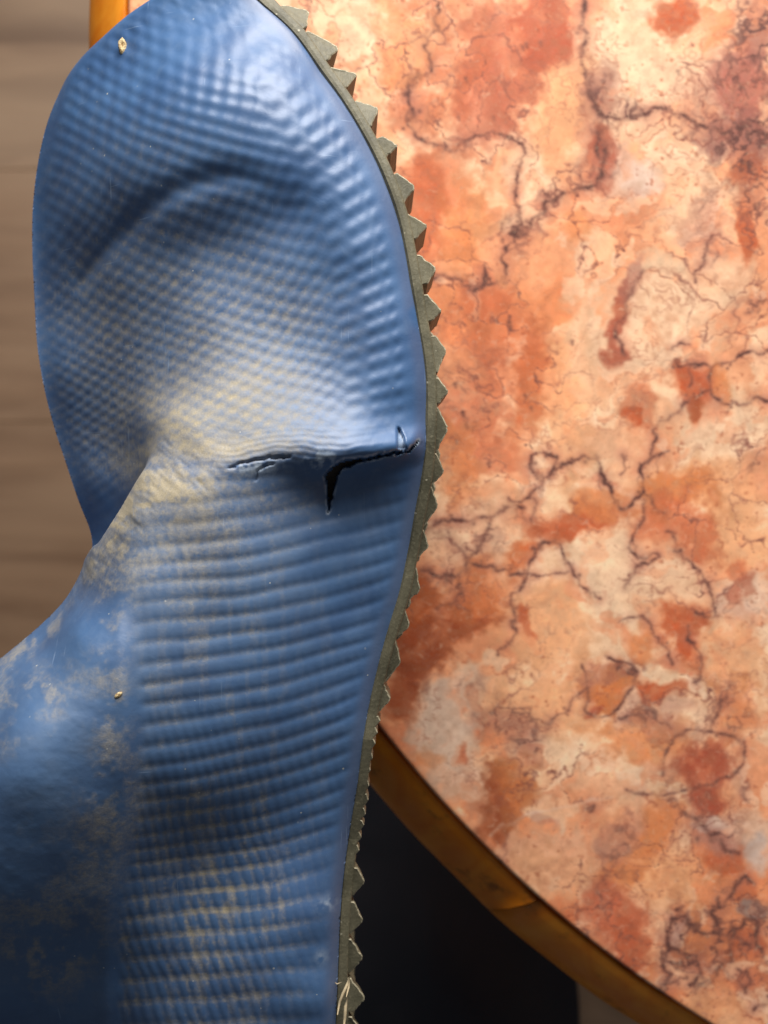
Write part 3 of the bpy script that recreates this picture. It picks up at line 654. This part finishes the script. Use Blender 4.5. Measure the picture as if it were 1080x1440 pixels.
pan = panel*(0.30*g(300, 850, 140, 110)+0.38*g(280, 1060, 120, 140)+0.62*g(260, 1330, 130, 130)+0.3*g(340, 1230, 90, 110)+0.12)
net_low = sstep(-0.2, 0.9, -cross*0.55+0.55*valley-0.1+0.3*nzf)
dB += pan*(0.34*valley+0.34*sstep(-0.2, 0.9, stk+0.3*nzf)+0.40*net_low*low)*(0.75+0.4*nz)
dB += 0.36*g(70, 1340, 70, 60)*sstep(-0.4, 0.8, nz+0.6*nzf)+0.22*g(60, 1250, 90, 90)*sstep(-0.3, 0.8, nz+.5*nzf)
dirt = dirt + (1-toe)*dB
dirt += 0.35*sstep(12, 4, np.abs(SD-2))*g(180, 40, 120, 60)*sstep(0, .5, nzf)
dirt += 0.28*g(250, 648, 70, 26, -8)*(0.6+0.4*sstep(-.5, .5, nzf))
dirt += 0.5*g(168, 975, 7, 3.5, -30)
dirt = np.clip(dirt, 0, 0.95)*(1-0.6*sstep(60, 20, dsole))
film = (1-toe)*np.clip(0.9*g(260, 790, 170, 130)+1.0*g(80, 1010, 150, 110)+0.35*panel*sstep(640, 700, IY), 0, 1)*(0.8+0.3*nz)+toe*(0.30+0.5*region_toe)+(1-toe)*0.28+0.35*sstep(20, -20, seam_side)*(1-toe)*low
film = np.clip(film, 0, 1)
# greyish purple tint along the edge next to the sole
edge_tint = sstep(26, 8, dsole)*sstep(0.0, 0.3, 0.5+0.5*fbm(IX, IY, 60, 66, 2))*near_sole
scuff = np.clip(1.0*g(459, 1272, 13, 8, -25)+0.7*g(452, 1345, 9, 9), 0, 1)*sstep(-0.4, 0.4, nzf)
pale = np.clip(np.maximum(pale, 0.55*scuff), 0, 1)

WX = (GX-540)*U; WY = (720-GY)*U
VV = np.stack([WX, WY, H], -1).reshape(-1, 3)
ny_, nx_ = GX.shape; ID = np.arange(ny_*nx_).reshape(ny_, nx_)
Qg = np.stack([ID[1:, :-1], ID[1:, 1:], ID[:-1, 1:], ID[:-1, :-1]], -1)
op = open_ > 0.72
oq = op[:-1, :-1] & op[1:, :-1] & op[:-1, 1:] & op[1:, 1:]
def submesh(name, V, Q, attrs):
    used = np.unique(Q); mp = np.full(len(V), -1, np.int64); mp[used] = np.arange(len(used))
    me = np_mesh(name, V[used], mp[Q])
    for k, a in attrs.items(): attr_f(me, k, a.ravel()[used])
    return me
up_me = submesh('upper', VV, Qg[keep & ~oq].reshape(-1, 4), {'dirt': dirt, 'pale': pale, 'edge_tint': edge_tint, 'film': film})
lin_me = submesh('lining', VV, Qg[keep & oq].reshape(-1, 4), {})
# the far side, which rests on the table: coarse
st_ = 3
bi = np.arange(0, ny_, st_); bj = np.arange(0, nx_, st_)
gx2 = axis(-745, -115, 640, 660, 8.0, 10.0); gy2 = axis(-170, -162, 1500, 1990, 8.0, 10.0)
X2, Y2 = np.meshgrid(gx2, gy2); S2 = sdf(X2, Y2, outline)
q1, q0 = np.gradient(S2, gy2, gx2); ql = np.hypot(q0, q1)+1e-9
sn = (S2 < 4.5) & (S2 > -13)
X2 = np.where(sn, X2-(S2-0.3)*q0/ql, X2); Y2 = np.where(sn, Y2-(S2-0.3)*q1/ql, Y2); S2n = sdf(X2, Y2, outline)
k2 = S2n > -2.5; k2 = k2[:-1, :-1] & k2[1:, :-1] & k2[:-1, 1:] & k2[1:, 1:]
ds2 = seg_dist(X2, Y2, inner_s); ns2 = sstep(70, 10, ds2)*sstep(-130, -60, Y2+(X2-330)*.3)
sb2 = sdf(X2, Y2, Bpoly); wB2 = sstep(-1, 1, sb2/(3.5 + 26*sstep(165, 290, X2)))
H2 = heights(T_pts, X2, Y2, 1e-4)*(1-wB2) + (heights([(x, y, z-heel_drop(x, y)) for x, y, z in B_pts], X2, Y2, 1e-4)-0.0065*np.exp(-np.maximum(sb2, 0)/22)*sstep(215, 150, X2))*wB2
ze2 = .047+(.0555-.047)*sstep(760, 840, Y2)*sstep(200, 0, X2); ze2 = (ze2+(H2-ze2)*.4656)*(1-ns2)+.011*ns2
t2 = np.clip(np.maximum(S2n-2.0, 0)/(60-30*ns2), 0, 1); Z2 = ze2+(0.0012-ze2)*np.sqrt(np.clip(1-(1-t2)**2, 0, 1))
V2 = np.stack([(X2-540)*U, (720-Y2)*U, Z2], -1).reshape(-1, 3); I2 = np.arange(X2.size).reshape(X2.shape)
Q2 = np.stack([I2[:-1, :-1], I2[:-1, 1:], I2[1:, 1:], I2[1:, :-1]], -1)[k2].reshape(-1, 4)
bot_me = submesh('far_side', V2, Q2, {})

m = Mat('blue_rubber')
dirt_a, pale_a, edge_tint_a = m.attr('dirt'), m.attr('pale'), m.attr('edge_tint')
n1 = m.noise(60, 4, 0.55); n2 = m.noise(900, 4, 0.65); n3 = m.noise(2600, 3, 0.6); n4 = m.noise(260, 5, 0.6, dist=0.5)
c = m.mix(m.ramp(n1, 0.3, 0.7), L3(41, 80, 128), L3(53, 96, 145))
c = m.mix(m.ramp(n4, 0.45, 0.75, 0, 0.22), c, L3(96, 122, 156))
c = m.mix(m.math('MULTIPLY', edge_tint_a, 0.45), c, L3(86, 90, 116))
film_a = m.attr('film')
c = m.mix(m.math('MULTIPLY', film_a, 0.27), c, L3(124, 140, 154))
# soil sits in grains
gran = m.math('ADD', m.math('MULTIPLY', m.math('SUBTRACT', n2, 0.5), 0.9), m.math('MULTIPLY', m.math('SUBTRACT', n4, 0.5), 0.5))
dm = m.ramp(m.math('ADD', dirt_a, m.math('MULTIPLY', gran, m.ramp(dirt_a, 0.02, 0.25))), 0.02, 0.95, smooth=False)
soil = m.mix(n3, L3(146, 134, 110), L3(192, 180, 154))
c = m.mix(dm, c, soil)
c = m.mix(m.math('MULTIPLY', pale_a, m.ramp(n2, 0.3, 0.6, 0.55, 1.0)), c, L3(186, 200, 214))
# dust specks and fine scratches
vd = m.vor(330); vr = m.vor(330, out='Color')
sepn = m.n.new('ShaderNodeSeparateColor'); m.link(vr, sepn.inputs[0])
spk = m.math('MULTIPLY', m.math('LESS_THAN', vd, m.math('MULTIPLY', sepn.outputs[1], 0.085)), m.ramp(sepn.outputs[0], 0.45, 0.95))
c = m.mix(m.math('MULTIPLY', spk, 0.75), c, L3(206, 204, 190))
scr = m.noise(1.0, 2, 0.4, stretch=(1500, 60, 60, 0.12)); scr2 = m.noise(1.0, 2, 0.4, stretch=(90, 1900, 60, 0.5))
sm = m.math('MAXIMUM', m.ramp(scr, 0.70, 0.76), m.ramp(scr2, 0.72, 0.78))
sm = m.math('MULTIPLY', sm, m.ramp(m.noise(70, 2), 0.5, 0.62))
c = m.mix(m.math('MULTIPLY', sm, 0.42), c, L3(150, 172, 200))
rough = m.math('ADD', m.ramp(n1, 0.3, 0.7, 0.40, 0.48), m.math('ADD', m.math('MULTIPLY', dm, 0.36), m.math('MULTIPLY', film_a, 0.10)), clamp=True)
m.set(Base_Color=c, Roughness=rough, Specular_IOR_Level=0.8)
hb = m.math('ADD', m.math('MULTIPLY', n2, 0.35), m.math('ADD', m.math('MULTIPLY', n4, 0.8), m.math('MULTIPLY', dm, m.math('MULTIPLY', n3, 0.9))))
m.bump(hb, 0.35, 0.00022)
M_blue = m.m
m = Mat('boot_lining'); n = m.noise(1500, 4); m.set(Base_Color=m.mix(n, (0.02, 0.015, 0.012), (0.10, 0.070, 0.048)), Roughness=0.95); m.bump(n, .8, .0006); M_lin = m.m
put('upper', up_me, M_blue, boot); put('lining', lin_me, M_lin, boot); put('far_side', bot_me, M_blue, boot)['label'] = 'side of the boot resting on the marble'

# ---- sole
m = Mat('grey_rubber')
n1 = m.noise(120, 4, .6); n2 = m.noise(1100, 4, .65); n3 = m.noise(1.0, 3, .5, stretch=(900, 130, 200, 0.1))
c = m.mix(m.ramp(n1, .3, .7), L3(80, 77, 60), L3(110, 105, 84)); c = m.mix(m.ramp(n2, .52, .75, 0, .55), c, L3(138, 132, 108)); c = m.mix(m.ramp(n3, .55, .75, 0, .35), c, L3(82, 80, 66))
vd = m.vor(420); vr = m.vor(420, out='Color'); sp_ = m.n.new('ShaderNodeSeparateColor'); m.link(vr, sp_.inputs[0])
c = m.mix(m.math('MULTIPLY', m.math('MULTIPLY', m.ramp(vd, .14, .07), m.ramp(sp_.outputs[0], .82, .86)), .7), c, L3(190, 184, 160))
m.set(Base_Color=c, Roughness=.55, Specular_IOR_Level=.45); m.bump(m.math('ADD', n2, m.math('MULTIPLY', n3, 1.2)), .4, .0003); M_sole = m.m

m = Mat('pale_rubber_edge'); n = m.noise(1400, 3, .6); m.set(Base_Color=m.mix(m.ramp(n, .35, .65), L3(120, 115, 94), L3(176, 168, 142)), Roughness=.7); M_edge = m.m  # paler, rougher rubber for the upper chamfers of the lugs
teeth = [ # (valley before), tip, (valley after) in photo pixels
 ((395, 0), (434, 7), (432, 35)), ((432, 36), (477, 60), (461, 83)), ((466, 90), (503, 95), (489, 118)), ((501, 137), (533, 146), (523, 175)), ((538, 188), (561, 200), (544, 219)),
 ((559, 240), (585, 259), (569, 283)), ((574, 298), (603, 313), (585, 334)), ((590, 356), (615, 374), (602, 397)), ((602, 412), (623, 435), (607, 450)), ((613, 470), (629, 492), (616, 523)), ((617, 530), (632, 550), (617, 567)),
 ((616, 572), (632, 602), (614, 635)), ((614, 637), (626, 663), (608, 682)), ((607, 684), (617, 712), (595, 743)), ((596, 745), (604, 770), (585, 788)), ((585, 790), (592, 832), (569, 850)), ((568, 852), (577, 882), (559, 897)),
 ((557, 902), (564, 935), (541, 962)), ((541, 964), (550, 986), (530, 1007))]
small = [(535, 1015), (531, 1032), (528, 1047), (524, 1068), (521, 1085), (519, 1107), (518, 1127), (514, 1147), (512, 1162), (508, 1180), (505, 1198)]
for i, t in enumerate(small):
    y0 = (small[i-1][1]+t[1])/2 if i else 1008; y1 = (t[1]+small[i+1][1])/2 if i < len(small)-1 else 1206
    teeth.append(((t[0]-5+ (t[1]-y0)*.28, y0), t, (t[0]-6-(y1-t[1])*.1, y1)))
teeth += [((503, 1222), (513, 1245), (497, 1263)), ((498, 1270), (511, 1300), (493, 1317)), ((494, 1322), (511, 1353), (492, 1373)), ((494, 1378), (514, 1410), (498, 1427)), ((496, 1432), (514, 1465), (495, 1485)), ((496, 1490), (514, 1520), (494, 1540)), ((495, 1548), (514, 1580), (494, 1600)), ((496, 1610), (514, 1640), (496, 1660)), ((497, 1670), (516, 1700), (498, 1720)), ((498, 1730), (516, 1760), (498, 1780)), ((497, 1790), (512, 1820), (492, 1840))]
# strip: inner line -> outer base line through the valleys
base_pts = [(308, -72), (338, -54), (368, -30)] + [q for t in teeth for q in ((t[0][0]-7, t[0][1]), (t[2][0]-6, t[2][1]))] + [(470, 1890), (440, 1960)]
ZT = 0.0872
inn = np.array(catmull(inner_img, 8)); bp = np.array(base_pts, float)
def resample(P, n):
    P = np.asarray(P, float); s = np.concatenate([[0], np.cumsum(np.hypot(*np.diff(P, axis=0).T))]); u = np.linspace(0, s[-1], n)
    return np.stack([np.interp(u, s, P[:, 0]), np.interp(u, s, P[:, 1])], 1)
inn = resample(inn, 520)
dd = np.gradient(inn, axis=0); nn = np.stack([-dd[:, 1], dd[:, 0]], 1); nn /= np.hypot(nn[:, 0], nn[:, 1])[:, None]; nn *= -1     # outward (right)
# width of the strip at each station = ray hit on the base polyline
wst = []
for p, n_ in zip(inn, nn):
    dvec = bp-p; along = dvec@n_; off_ = np.abs(dvec@np.array([-n_[1], n_[0]])); w_ = np.exp(-(off_/22)**2); wst.append((w_*along).sum()/(w_.sum()+1e-9))
wst = np.clip(np.array(wst), 14, 40); kk = np.ones(9)/9; wst = np.convolve(np.pad(wst, 4, 'edge'), kk, 'valid'); wst[:12] *= np.linspace(.25, 1, 12)
def Wp(p, z): return W(p[0], p[1], z)
sec = [(-8, None, .0790), (-3.5, None, .0859), (1, None, .0866), (0.40, 'f', .0868), (-3, 'o', .0869), (-1, 'o', .0868), (0, 'o', .0864), (0, 'o', .0830), (0, 'o', .0600), (0, 'o', .0075), (-3, 'o', .0062), (-7, None, .0062)]
def tuck(x, z): return (max(0.0, 545-x)*0.50+3.0)*min(1.0, max(0.0, (.066-z)/.02))     # the standing sole leans in a little below its edge
TILT = .42
v = []; f = []
for p, n_, w_ in zip(inn, nn, wst):
    # everything is laid out at one height so the slab's side wall is truly vertical
    for o_, kd, z in sec:
        d_ = o_ if kd is None else (w_*o_ if kd == 'f' else w_+o_)
        q = p+n_*d_; ww = W(q[0]-(tuck(q[0], z) if kd == 'o' else 0), q[1], ZT+soledrop(p[1])); lean = TILT*max(0.0, d_-2)*K*.333
        v.append((ww[0], ww[1], z+((soledrop(p[1])-lean) if z > .065 else (float(np.interp(p[1], [-60, 5, 100, 250], [.028, .018, .008, 0])) if z < .01 else 0))))
kp = len(sec)
for i in range(len(inn)-1):
    for j in range(kp):
        a = i*kp+j; b = i*kp+(j+1) % kp; f.append((a, b, b+kp, a+kp))
f.append(tuple(range(kp))); f.append(tuple(reversed(range((len(inn)-1)*kp, len(inn)*kp))))
sole_me = py_mesh('sole', v, f, False)
sole = put('sole', sole_me, M_sole, boot)
sole['label'] = 'olive grey rubber sole with worn teeth'

rt = random.Random(5)
def lug(poly_img, z0, z1, bev, name='tread_lug', tilt=None):
    """prism of a plan polygon with chamfered upper and lower rims"""
    zt_ = ZT+soledrop(np.mean([q_[1] for q_ in poly_img])); P = np.array([W(x, y, zt_)[:2] for x, y in poly_img]); n = len(P); inn_w = [P[0].copy(), P[-1].copy()]; P0 = (P[0]+P[-1])/2
    area2 = sum(P[i][0]*P[(i+1) % n][1]-P[(i+1) % n][0]*P[i][1] for i in range(n))
    zoff = [soledrop(q_[1])-soledrop(np.mean([r_[1] for r_ in poly_img])) for q_ in poly_img]
    if area2 < 0: P = P[::-1]; zoff = zoff[::-1]
    def inset(d):
        out = []
        for i in range(n):
            a, b, c_ = P[i-1], P[i], P[(i+1) % n]
            e0 = (b-a)/np.linalg.norm(b-a); e1 = (c_-b)/np.linalg.norm(c_-b)
            n0 = np.array([-e0[1], e0[0]]); n1 = np.array([-e1[1], e1[0]]); bis = n0+n1; bis /= max(np.linalg.norm(bis), .5)
            out.append(b+bis*d/max(.55, bis@n0))
        return np.array(out)
    I = inset(bev); v = []
    for ring, z in ((I, z0), (P, z0+bev), (P, z1-bev), (I, z1)):
        for q, q0, zo in zip(ring, P, zoff):
            ins_ = any(np.hypot(*(q0-w_)) < 1e-9 for w_ in inn_w)      # root of the tooth, buried in the strip
            xi = 540+q0[0]/(K*(ZC-ZT))
            qq = q0 if ins_ else q
            v.append((qq[0]-tuck(xi, z)*K*(ZC-ZT), qq[1], z+(zo if z > z1-2*bev and z1 > .06 else 0)-((0 if tilt is None else max(0, (q0-P0)@tilt[:2]*tilt[2]+(q0-P0)@tilt[3:5]*tilt[5])) if z > z1-2*bev else 0)))
    f = [tuple(reversed(range(n))), tuple(3*n+i for i in range(n))]
    for k in range(3):
        for i in range(n):
            j = (i+1) % n; f.append((k*n+i, k*n+j, (k+1)*n+j, (k+1)*n+i))
    me = py_mesh(name, v, f); me.materials.append(M_sole); me.materials.append(M_edge)
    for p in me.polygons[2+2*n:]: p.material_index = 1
    return me
def inward(p, d):
    i = np.argmin(((inn-np.array(p))**2).sum(1)); return tuple(np.array(p)-nn[i]*d)
for i, (a, t, b) in enumerate(teeth):
    big = math.hypot(a[0]-b[0], a[1]-b[1]) > 22
    # tooth outline with a slightly blunt, worn tip and bowed flanks
    av, tv, bv = np.array(a, float), np.array(t, float), np.array(b, float)
    iN = np.argmin(((inn-tv)**2).sum(1)); no = nn[iN]
    k = 0.5 if big else .35
    t1 = tv+(av-tv)*0.10+no*0.4; t2 = tv+(bv-tv)*0.12
    m1 = av+(tv-av)*0.5+no*rt.uniform(.3, 2.2)*k; m2 = bv+(tv-bv)*0.5-no*rt.uniform(-.4, 1.4)*k
    poly = [inward(a, 11), a, tuple(m1), tuple(t1), tuple(t2), tuple(m2), b, inward(b, 11)]
    # wear: break every edge of the tooth into short uneven facets
    out_ = []
    for a_, b_ in zip(poly[:-1], poly[1:]):
        out_.append(a_)
        if a_ is not poly[0] and b_ is not poly[-1] and big and math.hypot(a_[0]-b_[0], a_[1]-b_[1]) > 6:
            for fr in (.33, .67): out_.append((a_[0]+(b_[0]-a_[0])*fr+rt.gauss(0, .55), a_[1]+(b_[1]-a_[1])*fr+rt.gauss(0, .55)))
    poly_s = poly; poly = out_+[poly[-1]]
    z1 = .08670+soledrop(tv[1])-TILT*max(0, wst[iN]-6)*K*.333
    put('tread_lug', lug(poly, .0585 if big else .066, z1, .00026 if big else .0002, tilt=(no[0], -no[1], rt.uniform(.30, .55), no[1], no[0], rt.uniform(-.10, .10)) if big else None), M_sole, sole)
    if big:                                   # the next rows of the tread, lower down the standing sole
        for (zz0, zz1, sh, sc_) in ((.036, .0545, .5, .95), (.0105, .0325, 0.0, 1.0)):
            sft = (bv-av)*sh
            poly2 = [tuple(np.array(q)+sft) for q in [inward(a, 6), a, tuple(m1), tuple(t1-no*1.0), tuple(t2-no*1.0), tuple(m2), b, inward(b, 6)]]
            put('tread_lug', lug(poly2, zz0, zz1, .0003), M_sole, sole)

# ------------------------------------------------------------------ dark cloth below the table edge
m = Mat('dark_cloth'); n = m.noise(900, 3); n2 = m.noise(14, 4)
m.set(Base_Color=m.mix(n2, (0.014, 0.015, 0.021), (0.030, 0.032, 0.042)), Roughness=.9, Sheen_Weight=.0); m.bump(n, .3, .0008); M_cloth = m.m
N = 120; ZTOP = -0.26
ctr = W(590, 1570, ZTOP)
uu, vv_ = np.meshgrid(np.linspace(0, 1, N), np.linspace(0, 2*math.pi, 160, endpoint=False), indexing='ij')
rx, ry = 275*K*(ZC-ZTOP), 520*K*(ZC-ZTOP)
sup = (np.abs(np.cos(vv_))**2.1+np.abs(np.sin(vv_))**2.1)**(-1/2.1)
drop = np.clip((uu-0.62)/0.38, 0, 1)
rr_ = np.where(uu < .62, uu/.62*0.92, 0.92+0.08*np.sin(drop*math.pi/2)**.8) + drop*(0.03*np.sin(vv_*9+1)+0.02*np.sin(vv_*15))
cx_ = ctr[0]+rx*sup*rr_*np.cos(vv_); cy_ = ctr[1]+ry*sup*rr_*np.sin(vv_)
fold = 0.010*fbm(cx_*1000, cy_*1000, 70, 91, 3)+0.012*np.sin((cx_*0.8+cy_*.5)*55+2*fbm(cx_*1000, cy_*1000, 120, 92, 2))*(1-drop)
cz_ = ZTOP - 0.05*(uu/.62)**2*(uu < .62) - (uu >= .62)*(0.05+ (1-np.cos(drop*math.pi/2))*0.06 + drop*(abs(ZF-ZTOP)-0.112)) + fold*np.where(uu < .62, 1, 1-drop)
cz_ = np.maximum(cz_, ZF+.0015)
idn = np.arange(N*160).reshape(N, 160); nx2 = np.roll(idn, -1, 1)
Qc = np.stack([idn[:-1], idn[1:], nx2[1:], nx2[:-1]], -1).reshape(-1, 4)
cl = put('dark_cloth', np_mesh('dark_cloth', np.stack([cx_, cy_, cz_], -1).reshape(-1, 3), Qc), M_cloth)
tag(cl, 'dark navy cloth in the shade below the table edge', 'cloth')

# ------------------------------------------------------------------ small debris
m = Mat('dry_straw'); n = m.noise(1800, 3); m.set(Base_Color=m.mix(n, L3(190, 168, 128), L3(226, 208, 172)), Roughness=.7); M_straw = m.m
m = Mat('seed_shell'); n = m.noise(2400, 3); m.set(Base_Color=m.mix(m.ramp(n, .35, .65), L3(150, 118, 74), L3(226, 206, 158)), Roughness=.75); m.bump(n, .6, .0003); M_seed = m.m
def blades(name, lines, mat):
    v = []; f = []
    for pts, r0 in lines:
        n = len(pts); b0 = len(v)
        for i, (x, y, z) in enumerate(pts):
            r = r0*(1-.75*abs(2*i/(n-1)-1)**3)
            p = np.array(W(x, y, z)); q = np.array(W(*pts[min(i+1, n-1)])); o = np.array(W(*pts[max(i-1, 0)])); d = (q-o); d /= np.linalg.norm(d)
            s_ = np.cross(d, (0, 0, 1)); s_ /= np.linalg.norm(s_); u_ = np.cross(s_, d)
            for k in range(6):
                a = k*math.pi/3; v.append(p+s_*math.cos(a)*r+u_*math.sin(a)*r*.55)
        for i in range(n-1):
            for k in range(6):
                k1 = (k+1) % 6; f.append((b0+i*6+k, b0+i*6+k1, b0+i*6+6+k1, b0+i*6+6+k))
        f.append(tuple(b0+k for k in range(6))); f.append(tuple(b0+(n-1)*6+k for k in reversed(range(6))))
    return put(name, py_mesh(name, v, f, True), mat)
zt = .0884+soledrop(1400)
st = blades('straw_fragment', [([(491, 1374, zt), (488, 1385, zt+.0006), (483, 1396, zt+.0008), (478, 1408, zt+.0006), (474.5, 1427, zt+.0002)], .00034), ([(492, 1374, zt), (490.5, 1388, zt+.0007), (487, 1402, zt+.0008)], .00024), ([(489, 1402, zt+.0004), (486, 1415, zt+.0008), (485, 1430, zt+.0006), (483, 1450, zt)], .00036), ([(470, 1381, zt), (474, 1384, zt+.0006), (481, 1381, zt+.0005)], .00016)], M_straw)
tag(st, 'pale dry straw shreds caught on the heel edge of the sole', 'straw')
# height of the boot surface under a photo pixel
def surf_z(x, y):
    i = np.argmin((IX-x)**2+(IY-y)**2 + 1e6*(~inside)); return H.ravel()[i], GX.ravel()[i], GY.ravel()[i]
def crumb(name, x, y, lx, ly, lz, rot, mat, hole=False, seed=1):
    z, pgx, pgy = surf_z(x, y); cxw, cyw = (pgx-540)*U, (720-pgy)*U
    n = 18; mrings = 9; v = []; f = []; r3 = random.Random(seed); ca, sa = math.cos(rot), math.sin(rot)
    bump_ = [[1+r3.uniform(-.12, .12) for _ in range(n)] for _ in range(mrings+1)]
    for i in range(mrings+1):
        e = -math.pi/2+math.pi*i/mrings
        for k in range(n):
            a = 2*math.pi*k/n; rr3 = math.cos(e)*bump_[i][k]; px, py2, pz = lx*rr3*math.cos(a), ly*rr3*math.sin(a), lz*math.sin(e)
            if hole and i > mrings*.62:
                dpt = max(0, 1-math.hypot(px/lx, (py2-.25*ly)/ly)/.55); pz -= lz*1.1*dpt
            v.append((cxw+px*ca-py2*sa, cyw+px*sa+py2*ca, z+lz*.45+pz))
    for i in range(mrings):
        for k in range(n):
            k1 = (k+1) % n; f.append((i*n+k, i*n+k1, (i+1)*n+k1, (i+1)*n+k))
    return put(name, py_mesh(name, v, f, True), mat)
tag(crumb('seed_husk', 172.5, 67, .0010, .0021, .0007, .12, M_seed, True, 2), 'tiny pale hollow seed husk stuck on the toe of the blue boot', 'husk')
tag(crumb('soil_crumb', 168, 975, .0010, .00045, .00022, .6, M_seed, False, 4), 'tiny ochre crumb of soil at the shaft seam of the boot', 'crumb')
